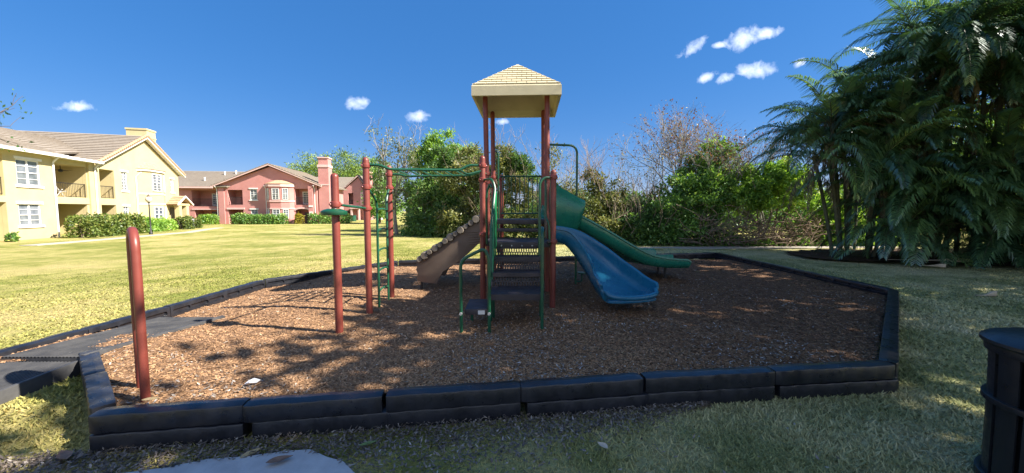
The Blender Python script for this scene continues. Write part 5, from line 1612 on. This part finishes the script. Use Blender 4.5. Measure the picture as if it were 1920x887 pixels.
def palm(label, base, stems, seed, nfr=11, Lf=2.6):
    """stems: (dx, dy, height, lean_x, lean_y)"""
    rng = np.random.default_rng(seed); random.seed(seed)
    t = thing('clumping_palm', label, 'palm', base, GP)
    Q, RV, QD, RD = [], [], [], []
    rm = MB()
    for (dx, dy, h, lx, ly) in stems:
        b = Vector(base) + Vector((dx, dy, -.1)); top = Vector(base) + Vector((dx + lx, dy + ly, h))
        if h > .6:
            pts = [b.lerp(top, k / 9) + Vector((lx, ly, 0)) * (.25 * ((k / 9) ** 2 - k / 9)) for k in range(10)]
            mb = MB(); mb.tube(pts, [.055 + .006 * (k % 2) for k in range(10)], 7); mb.build('stem', M['palm_stem'], t, ang=80)
        az0 = rng.random() * 6.28
        for k in range(nfr):
            az = az0 + k * 2.4 + rng.normal(0, .2)
            el = R(rng.uniform(5, 78)); L = Lf * rng.uniform(.8, 1.15)
            q, pts = frond(tuple(top), az, el, L, rng.uniform(1.1, 1.9), rng)
            Q.append(q); RV.append(np.clip(np.full(len(q), rng.normal(.45, .16)) + rng.normal(0, .1, len(q)), 0, 1))
            rm.tube([tuple(p) for p in pts[::2]], [.018, .016, .014, .012, .010, .008, .005, .004][:len(pts[::2])], 4, cap=False)
        for k in range(4 if h > 3 else 0):
            q, pts = frond((top.x, top.y, top.z - .35), rng.random() * 6.28, R(-25), Lf * .7, 1.3, rng, 30, .026, .38, True)
            QD.append(q); RD.append(np.clip(rng.normal(.5, .2, len(q)), 0, 1))
    V = np.concatenate(Q); rv = np.concatenate(RV)
    ok = V[:, :, 2].min(1) > -.15
    quads_mesh('fronds', V[ok], rv[ok], M['palm'], t)
    rm.build('rachises', M['palm_stem'], t, ang=80)
    if QD:
        quads_mesh('dead_fronds', np.concatenate(QD), np.concatenate(RD), M['palm_dead'], t)
    return t
def stems_(n, seed, hlo, hhi, sp, lean=0.5):
    r = random.Random(seed)
    return [(r.gauss(0, sp), r.gauss(0, sp * .7), r.uniform(hlo, hhi), r.gauss(0, lean), r.gauss(0, lean * .6)) for _ in range(n)]
palm('leftmost clumping palm, arching fronds leaning over the lawn toward the shrubs', (11.9, 12.9, -.2), [(-.3, 0, 3.9, -.9, -.2), (.2, .3, 4.8, -.3, .2), (.4, -.2, 4.4, .3, -.3), (.1, .2, 5.4, .25, .3), (-.4, .2, 3.5, -.7, .2), (.5, -.3, 2.4, .4, -.4), (-.2, .1, 4.6, -.6, 0), (.9, -.4, .9, .1, -.3), (1.0, .1, 2.6, .2, 0), (.5, -.1, 3.1, .1, -.3), (.8, -.5, 1.8, .1, -.3), (.2, -.4, 2.9, -.3, -.4), (1.1, -.2, 3.6, .1, -.3)], 81, 13, 2.6)
palm('tall clumping palm second from the left, long fronds over its lower neighbours', (13.6, 12.6, -.2), stems_(7, 5, 4.2, 7.3, .45) + [(0, -.5, 1.2, 0, -.3), (.5, -.3, 2.2, .3, -.3), (-.4, -.5, .5, 0, -.2)] + low_(7, 2), 82, 13, 2.8)
palm('clumping palm with hanging grey dead fronds, third from the left', (15.5, 12.3, -.2), stems_(7, 6, 4.5, 8.0, .5) + [(-.3, -.6, 1.0, 0, -.3), (.5, -.5, 2.4, .2, -.4), (.1, -.8, .4, 0, -.2), (-.2, -.4, 3.0, 0, -.5)] + low_(6, 3) + [(.2, -.2, 5.6, -.1, -.5), (-.6, 0, 6.6, -.2, -.3)], 83, 13, 2.9)
palm('clumping palm at the right edge with fronds down to the ground', (17.3, 11.8, -.2), stems_(7, 7, 4.5, 8.2, .5) + [(-.4, -.5, 1.1, -.2, -.3), (.4, -.5, 2.2, .2, -.4), (-.1, -.6, .5, 0, -.2), (-.3, -.2, 3.2, -.2, -.5)] + low_(6, 4) + [(-.2, -.2, 5.4, -.4, -.5), (.3, 0, 6.4, -.2, -.3)], 84, 13, 2.9)
palm('background clumping palm, dark between its taller front neighbours', (14.8, 14.3, -.2), stems_(6, 8, 3.5, 8.5, .6), 85, 11, 2.8)
palm('clumping palm beyond the right edge, closest to the litter bin', (17.6, 8.8, -.2), stems_(7, 9, 4.5, 8.8, .5) + low_(4, 5, .7, 5), 86, 12, 2.9)

# large trees to the right of the picture whose shade falls across the mulch and lawn
def shade_tree(label, base, cs, seed, leaf='leaf_mid'):
    tree('shade_tree', label, 'tree', base, cs, leaf, .34, .19, 'bark_dark', .22, trunk_top=(base[0], base[1], 4.2), seed=seed, sub=34, sig=.17, shell=.6, group='shade trees beside the playground')
shade_tree('broad leafy shade tree near the palms, right of the view', (12.6, 4.6, -.2), [(9.9, 4.6, 8.7, 2.3, 2.3, 1.6, 1806), (12.4, 5.6, 9.4, 2.6, 2.4, 1.9, 1978), (12.2, 3.0, 8.2, 2.6, 2.2, 1.9, 1892), (14.6, 4.6, 9.4, 2.4, 2.4, 1.8, 1634), (10.4, 6.4, 7.0, 1.8, 1.6, 1.3, 1032)], 91)
shade_tree('broad leafy shade tree further back on the right, out of the view', (11.2, .2, -.2), [(8.9, .8, 8.4, 2.4, 2.2, 1.6, 1806), (8.8, .6, 6.6, 2.0, 2.0, 1.3, 1290), (11.2, 1.4, 8.4, 2.5, 2.2, 1.8, 1892), (11.4, -1.2, 8.2, 2.5, 2.2, 1.8, 1720), (9.2, -1.6, 6.6, 2.0, 2.0, 1.4, 1290), (7.6, 1.9, 5.9, 1.6, 1.4, 1.0, 900)], 92)
shade_tree('leafy shade tree behind the viewer on the right', (6.4, -.8, -.2), [(5.2, -.4, 5.6, 1.9, 1.6, 1.1, 1118), (7.0, -1.2, 6.4, 1.9, 1.8, 1.3, 1204)], 93)
shade_tree('leafy shade tree between the palms and the litter bin, out of the view', (15.5, 7.6, -.2), [(12.6, 8.2, 9.3, 2.2, 2.2, 1.6, 1634), (15.4, 8.4, 10.4, 2.4, 2.2, 1.7, 1462), (14.4, 6.4, 10.2, 2.2, 2.0, 1.6, 1462)], 94)
shade_tree('leafy shade tree with low boughs beyond the palms, out of the view', (16.5, 7.0, -.2), [(14.6, 8.0, 5.6, 1.9, 1.5, 1.5, 1462), (17, 8, 7, 2, 1.8, 1.6, 1376), (13.2, 5.8, 4.9, 1.8, 1.6, 1.4, 1290), (15.3, 5.4, 6.6, 2.0, 1.8, 1.6, 1376), (12.4, 3.4, 5.2, 1.7, 1.6, 1.3, 1118)], 95)

# ------------------------------------------------------------------ ground cover and litter
rng = np.random.default_rng(100)
def polar(n, r0, r1, a=66):
    r = np.exp(rng.uniform(math.log(r0), math.log(r1), n)); th = rng.uniform(-R(a), R(a), n)
    return r * np.sin(th), r * np.cos(th), r
def blade_tris(x, y, z, h, w):
    n = len(x)
    az = rng.uniform(0, 2 * PI, n); lean = rng.uniform(.3, 1.6, n)
    b = np.stack([x, y, z], 1)
    s = np.stack([np.cos(az), np.sin(az), np.zeros(n)], 1) * (w * .5)[:, None]
    az2 = az + PI / 2 + rng.normal(0, .5, n)
    tip = b + np.stack([np.cos(az2) * lean * h, np.sin(az2) * lean * h, h], 1)
    return np.stack([b - s, b + s, tip], 1)
x, y, r = polar(480000, 1.5, 19)
bed2 = [(-2.95, 2.44), (-.97, 2.72), (1.1, 3.01), (2.25, 3.15), (3.5, 3.24), (6.85, 6.4), (7.02, 12.45), (-3.25, 10.42), (-5.18, 7.46), (-5.18, 3.3), (-4.35, 3.6)]
ok = ~inside(bed2, x, y) & ~inside(SLAB, x, y) & ~inside([(-5.05, 1.5), (-4.2, 1.5), (-4.1, 3.5), (-4.9, 3.5)], x, y)
ok &= ~(inside(PB, x, y))
ok &= (vnoise(x, y, .9, 21) + .4 * vnoise(x, y, 3.5, 22) > rng.random(len(x)) * .55 + .12 * (y < 3) * (x < 1.2))
thin = (y < 2.9 + .14 * x) & (x < 1.4) & (x > -4)      # worn litter strip in front of the border
ok &= ~(thin & (rng.random(len(x)) < .55 + .38 * smooth(1.1, -.3, x) * smooth(-3.6, -2.6, x)))
x, y, r = x[ok], y[ok], r[ok]
h = rng.uniform(.010, .040, len(x)) * (1 + .01 * r) * (1 - .6 * smooth(10, 18, r)) * (1 - .45 * smooth(-3.0, -5.0, x)) * (.7 + .7 * vnoise(x, y, 1.3, 23)); w = np.clip(.0042 * r * rng.uniform(.6, 1.4, len(x)), .006, .035)
V = blade_tris(x, y, lawnz(x, y) - .004, h, w)
o = quads_mesh('grass', V, np.clip(rng.normal(.48, .28, len(x)), 0, 1), M['grass'], nper=3)
tag(o, 'short coarse grass blades of the lawn', 'grass', kind='stuff')

def flakes(x, y, z, L, W, tilt=.35):
    n = len(x)
    az = rng.uniform(0, 2 * PI, n)
    d = np.stack([np.cos(az), np.sin(az), rng.normal(0, tilt, n)], 1); s = np.stack([-np.sin(az), np.cos(az), rng.normal(0, tilt, n)], 1)
    P = np.stack([x, y, z], 1)
    l = (L * .5)[:, None]; ww = (W * .5)[:, None]
    return P, d, s, l, ww
x, y, r = polar(240000, 2.4, 14, 64)
ok = inside(BED, x, y); x, y, r = x[ok], y[ok], r[ok]; n = len(x)
P, d, s, l, ww = flakes(x, y, mulchz(x, y) + .004, rng.uniform(.012, .038, n) * (1 + .05 * r), rng.uniform(.005, .012, n) * (1 + .06 * r), .22)
V = np.stack([P - d * l - s * ww, P + d * l - s * ww * .7, P + d * l * 1.05 + s * ww * .7, P - d * l + s * ww], 1)
o = quads_mesh('mulch_chips', V, np.clip(rng.normal(.45, .22, n) + .12 * (vnoise(x, y, 1.2, 31) - .5), 0, 1), M['chip'])
tag(o, 'loose wood chips scattered over the mulch', 'wood chips', kind='stuff')
# dry leaves: on the shaded mulch and in the strip before the border
xa, ya, ra = polar(21000, 2.5, 9, 62); k = inside(BED, xa, ya) & (vnoise(xa, ya, .8, 41) + .25 * smooth(4.2, 2.8, ya - .1 * xa) + .2 * smooth(1, 4, xa) > .36 + .4 * rng.random(21000)) & ~((xa < -.6) & (ya > 3.7))
xa, ya, ra = xa[k], ya[k], ra[k]; za = mulchz(xa, ya) + .012
nb_ = 11000; xb = -3.5 + 5.2 * rng.random(nb_) ** 1.25; yb = 2.40 + .145 * (xb + 2.9) - np.abs(rng.normal(0, .30, nb_)) * smooth(2.2, -.5, xb); zb = np.full(nb_, -.2) + rng.uniform(.002, .04, nb_)
k = ~inside(SLAB, xb, yb); xb, yb, zb = xb[k], yb[k], zb[k]
xc, yc, rc_ = polar(700, 1.7, 9, 64); k = ~inside(bed2, xc, yc) & ~inside(SLAB, xc, yc); xc, yc = xc[k], yc[k]; zc = lawnz(xc, yc) + .03
xe = rng.uniform(10.5, 19, 1500); ye = rng.uniform(10.2, 13.5, 1500); k = inside(PB, xe, ye); xe, ye = xe[k], ye[k]; ze = np.full(len(xe), -.1)
x = np.concatenate([xa, xb, xc, xe]); y = np.concatenate([ya, yb, yc, ye]); z = np.concatenate([za, zb, zc, ze]); n = len(x)
P, d, s, l, ww = flakes(x, y, z, rng.uniform(.014, .046, n), rng.uniform(.006, .017, n), .3)
up = np.array([0, 0, 1.0])
V = np.concatenate([np.stack([P - d * l, P + s * ww + up * .006, P + up * .0, P - s * ww * 0], 1)[:0],
                    np.stack([P - d * l, P - d * l * .1 + s * ww, P + d * l + up * l * .25, P - d * l * .1 - s * ww], 1)])
tone = np.concatenate([np.full(len(xa), .58), np.full(len(xb), .30), np.full(len(xc), .5), np.full(len(xe), .35)])
o = quads_mesh('leaf_litter', V, np.clip(tone + rng.normal(0, .2, n), 0, 1), M['dry_leaf'])
tag(o, 'dry fallen leaves lying in the mulch and before the near border', 'fallen leaves', kind='stuff')

def big_leaf(label, p, az, L, Wd, mat, curl=.35, name='fallen_leaf'):
    mb = MB(); loops = []
    d = Vector((math.cos(az), math.sin(az), 0)); s = Vector((-d.y, d.x, 0)); P = Vector(p)
    n = 9
    vs = []; fs = []
    for th_ in (0, .002):
        for i in range(n + 1):
            f = i / n
            wv = Wd * .5 * math.sin(PI * min(.99, max(.01, f ** .8)))
            c = P + d * (f - .5) * L + Vector((0, 0, .012 + curl * L * .5 * (f - .5) ** 2 + th_))
            vs += [c - s * wv + Vector((0, 0, wv * curl)), c, c + s * wv + Vector((0, 0, wv * curl))]
    o_ = 3 * (n + 1)
    for i in range(n):
        for j in (0, 1):
            a = i * 3 + j
            fs += [(a, a + 3, a + 4, a + 1), (o_ + a, o_ + a + 1, o_ + a + 4, o_ + a + 3)]
        a = i * 3
        fs += [(a, o_ + a, o_ + a + 3, a + 3), (a + 2, a + 5, o_ + a + 5, o_ + a + 2)]
    mb.add(vs, fs)
    return tag(mb.build(name, mat, ang=80), label, 'leaf' if name == 'fallen_leaf' else name.split('_')[-1])
M['leaf_tan'] = simple('tan_leaf', (.35, .25, .12), (.5, .38, .2), 20, .6, .3, .2, 80, .002)
M['leaf_brown'] = simple('brown_leaf', (.14, .085, .06), (.24, .15, .10), 20, .6, .3, .2, 80, .002)
M['leaf_green1'] = simple('green_leaf', (.12, .18, .06), (.2, .26, .09), 20, .5, .3, .2, 80, .002)
big_leaf('large tan fallen leaf lying at the foot of the arched post', (-2.72, 2.68, .02), .25, .12, .05, M['leaf_tan'])
big_leaf('large upright tan leaf between concrete slab and near border', (-1.75, 2.37, -.19), 1.0, .14, .05, M['leaf_tan'], .5)
big_leaf('large brown curled leaf on the edge of the concrete slab', (-1.5, 2.27, -.165), .5, .15, .06, M['leaf_brown'])
big_leaf('green leaf among the dry leaves right of the concrete slab', (-1.0, 2.46, -.18), .5, .12, .035, M['leaf_green1'])
big_leaf('big brown leaf lying on the sunlit grass at the left edge', (-2.95, 2.32, -.17), 2.6, .17, .07, M['leaf_brown'])
big_leaf('pale grey leaf standing in the grass before the middle border', (.62, 2.42, -.17), 2.2, .09, .05, M['sheath'], .5)
# scrap of paper
mb = MB(); c = Vector((-2.17, 2.98, .015))
mb.prism([c + Vector(q) for q in ((-.05, -.02, 0), (0, -.03, .02), (.045, -.01, .01), (.05, .03, .015), (.0, .028, .03), (-.045, .02, .01))], (0, 0, .006))
tag(mb.build('paper_scrap', M['paper'], sm=False), 'crumpled white paper scrap on the mulch near the arched post', 'litter')
# dry palm sheaths under the palms
def sheath(label, a, b, w, mat='sheath'):
    a, b = Vector(a), Vector(b); d = (b - a); s = Vector((-d.y, d.x, 0)).normalized(); mb = MB(); loops = []
    for f, ww, h in ((0, .012, .015), (.45, .018, .02), (.62, w * .5, .05), (.8, w, .09), (1, w * .75, .1)):
        c = a + d * f
        loops.append([c - s * ww, c - s * ww + Vector((0, 0, h)), c + s * ww + Vector((0, 0, h * .9)), c + s * ww])
    mb.loft(loops)
    return tag(mb.build('palm_sheath', M[mat], bevel=.004), label, 'palm frond base')
sheath('long dry palm frond base lying on the soil under the palms', (12.05, 11.75, -.10), (14.0, 11.25, -.10), .13)
sheath('short whitish palm sheath at the grass edge before the palms', (11.9, 10.75, -.13), (12.4, 10.45, -.15), .07)
sheath('small pale stick on the shaded grass behind the litter bin', (9.0, 7.05, -.185), (9.35, 7.02, -.185), .03)

# ------------------------------------------------------------------ camera, light, sky
F_PX, HOR = 690., 396.
TH = math.atan((443.5 - HOR) / F_PX)
cam = bpy.data.cameras.new('camera')
cam.sensor_width = 36; cam.lens = 36 * F_PX / 1920
cam.clip_start = .05; cam.clip_end = 4000
co = bpy.data.objects.new('camera', cam)
COL.objects.link(co)
co.location = (0, 0, 1.45)
co.rotation_euler = (PI / 2 - TH, 0, 0)
SC.camera = co

EL = R(41.5)
AZ = math.atan2(.982, -.185)
sd = Vector((math.sin(AZ) * math.cos(EL), math.cos(AZ) * math.cos(EL), math.sin(EL)))
sun = bpy.data.lights.new('sun', 'SUN')
sun.energy = 4.8; sun.angle = R(.53); sun.color = (1, .93, .82)
so = bpy.data.objects.new('sun', sun); COL.objects.link(so)
so.rotation_euler = (-sd).to_track_quat('-Z', 'Y').to_euler()
so.location = (20, -5, 20)

w = bpy.data.worlds.new('World'); SC.world = w; w.use_nodes = True
nt = w.node_tree; nt.nodes.clear()
N = nt.nodes.new; Lk = nt.links.new
out = N('ShaderNodeOutputWorld'); bg = N('ShaderNodeBackground')
sky = N('ShaderNodeTexSky'); sky.sky_type = 'NISHITA'; sky.sun_disc = False
sky.sun_elevation = EL; sky.sun_rotation = AZ
sky.air_density = 1.0; sky.dust_density = .25; sky.ozone_density = 4.0
hs = N('ShaderNodeHueSaturation'); hs.inputs['Saturation'].default_value = 1.35; hs.inputs['Value'].default_value = 1.0
Lk(sky.outputs[0], hs.inputs['Color'])
# small clouds: soft patches of noise around fixed directions of the sky
tc = N('ShaderNodeTexCoord'); sp_ = N('ShaderNodeSeparateXYZ'); Lk(tc.outputs['Generated'], sp_.inputs[0])
def m_(op, a, b=None, clamp=False):
    q = N('ShaderNodeMath'); q.operation = op; q.use_clamp = clamp
    for i, s in enumerate((a, b)):
        if s is None: continue
        if hasattr(s, 'is_output'): Lk(s, q.inputs[i])
        else: q.inputs[i].default_value = s
    return q.outputs[0]
ysafe = m_('MAXIMUM', sp_.outputs[1], .05)
U = m_('DIVIDE', sp_.outputs[0], ysafe); V = m_('DIVIDE', sp_.outputs[2], ysafe)
cb = N('ShaderNodeCombineXYZ'); Lk(U, cb.inputs[0]); Lk(V, cb.inputs[1])
nz = N('ShaderNodeTexNoise'); nz.inputs['Scale'].default_value = 34; nz.inputs['Detail'].default_value = 7; nz.inputs['Roughness'].default_value = .58; nz.inputs['Distortion'].default_value = .3
Lk(cb.outputs[0], nz.inputs['Vector'])
blobs = [(.478, .430, .030, .014, .5), (.548, .437, .024, .008, .1), (.606, .452, .048, .021, .2), (.668, .466, .036, .014, .25), (.510, .352, .026, .010, .35), (.566, .352, .020, .011, .3),
         (.640, .372, .044, .019, .05), (.762, .392, .014, .011, .5), (-.408, .286, .032, .013, .1), (-.25, .252, .028, .013, .1), (-.022, .238, .016, .008, .1), (-1.16, .278, .04, .012, 0)]
acc = None
for (u, v, ru, rv, tl) in blobs:
    du = m_('SUBTRACT', U, u); dv = m_('SUBTRACT', V, v); ru *= 1.3; rv *= 1.35
    dv = m_('SUBTRACT', dv, m_('MULTIPLY', du, tl))
    a = m_('POWER', m_('ABSOLUTE', m_('DIVIDE', du, ru)), 2.0); b = m_('POWER', m_('ABSOLUTE', m_('DIVIDE', dv, rv)), 2.0)
    g = m_('EXPONENT', m_('MULTIPLY', m_('ADD', a, b), -1.0))
    acc = g if acc is None else m_('MAXIMUM', acc, g)
dens = m_('MULTIPLY', m_('SUBTRACT', m_('ADD', acc, m_('MULTIPLY', nz.outputs[0], 1.5)), 1.14), .95, True)
dens = m_('MULTIPLY', dens, m_('MULTIPLY', acc, 2.2, True))
mx = N('ShaderNodeMix'); mx.data_type = 'RGBA'
Lk(m_('MULTIPLY', dens, .85), mx.inputs[0]); sm = N('ShaderNodeMix'); sm.data_type = 'RGBA'; sm.blend_type = 'MULTIPLY'; sm.inputs[0].default_value = 1
Lk(hs.outputs[0], sm.inputs[6]); sm.inputs[7].default_value = (1.05, .84, .86, 1)
s2 = N('ShaderNodeMix'); s2.data_type = 'RGBA'; s2.inputs[0].default_value = .55
Lk(sm.outputs[2], s2.inputs[6]); s2.inputs[7].default_value = (.42, 1.40, 3.75, 1)
Lk(s2.outputs[2], mx.inputs[6]); mx.inputs[7].default_value = (9.5, 10, 11, 1)
# unseen bright cloud bank, added behind the viewer to fill the shade
bk = N('ShaderNodeMapRange'); bk.interpolation_type = 'SMOOTHSTEP'; bk.inputs[1].default_value = -.08; bk.inputs[2].default_value = -.55
Lk(sp_.outputs[1], bk.inputs[0])
n3 = N('ShaderNodeTexNoise'); n3.inputs['Scale'].default_value = 3.2; n3.inputs['Detail'].default_value = 5
Lk(tc.outputs['Generated'], n3.inputs['Vector'])
cv = N('ShaderNodeMapRange'); cv.interpolation_type = 'SMOOTHSTEP'; cv.inputs[1].default_value = .34; cv.inputs[2].default_value = .56
Lk(n3.outputs[0], cv.inputs[0])
mk = m_('MULTIPLY', bk.outputs[0], cv.outputs[0])
mk = m_('MULTIPLY', mk, m_('GREATER_THAN', sp_.outputs[2], .0))
m3 = N('ShaderNodeMix'); m3.data_type = 'RGBA'
Lk(m_('MULTIPLY', mk, .9), m3.inputs[0]); Lk(mx.outputs[2], m3.inputs[6]); m3.inputs[7].default_value = (4.6, 5.2, 6.7, 1)
Lk(m3.outputs[2], bg.inputs[0]); bg.inputs[1].default_value = .0612
Lk(bg.outputs[0], out.inputs[0])

SC.view_settings.view_transform = 'Standard'
SC.view_settings.look = 'None'
SC.view_settings.exposure = 1.65
SC.view_settings.gamma = 1
SC.view_settings.use_curve_mapping = False
SC.render.engine = 'CYCLES'
SC.cycles.max_bounces = 6; SC.cycles.diffuse_bounces = 3; SC.cycles.glossy_bounces = 2; SC.cycles.transmission_bounces = 3
SC.cycles.use_adaptive_sampling = True
SC.cycles.use_denoising = True
SC.cycles.caustics_reflective = False; SC.cycles.caustics_refractive = False
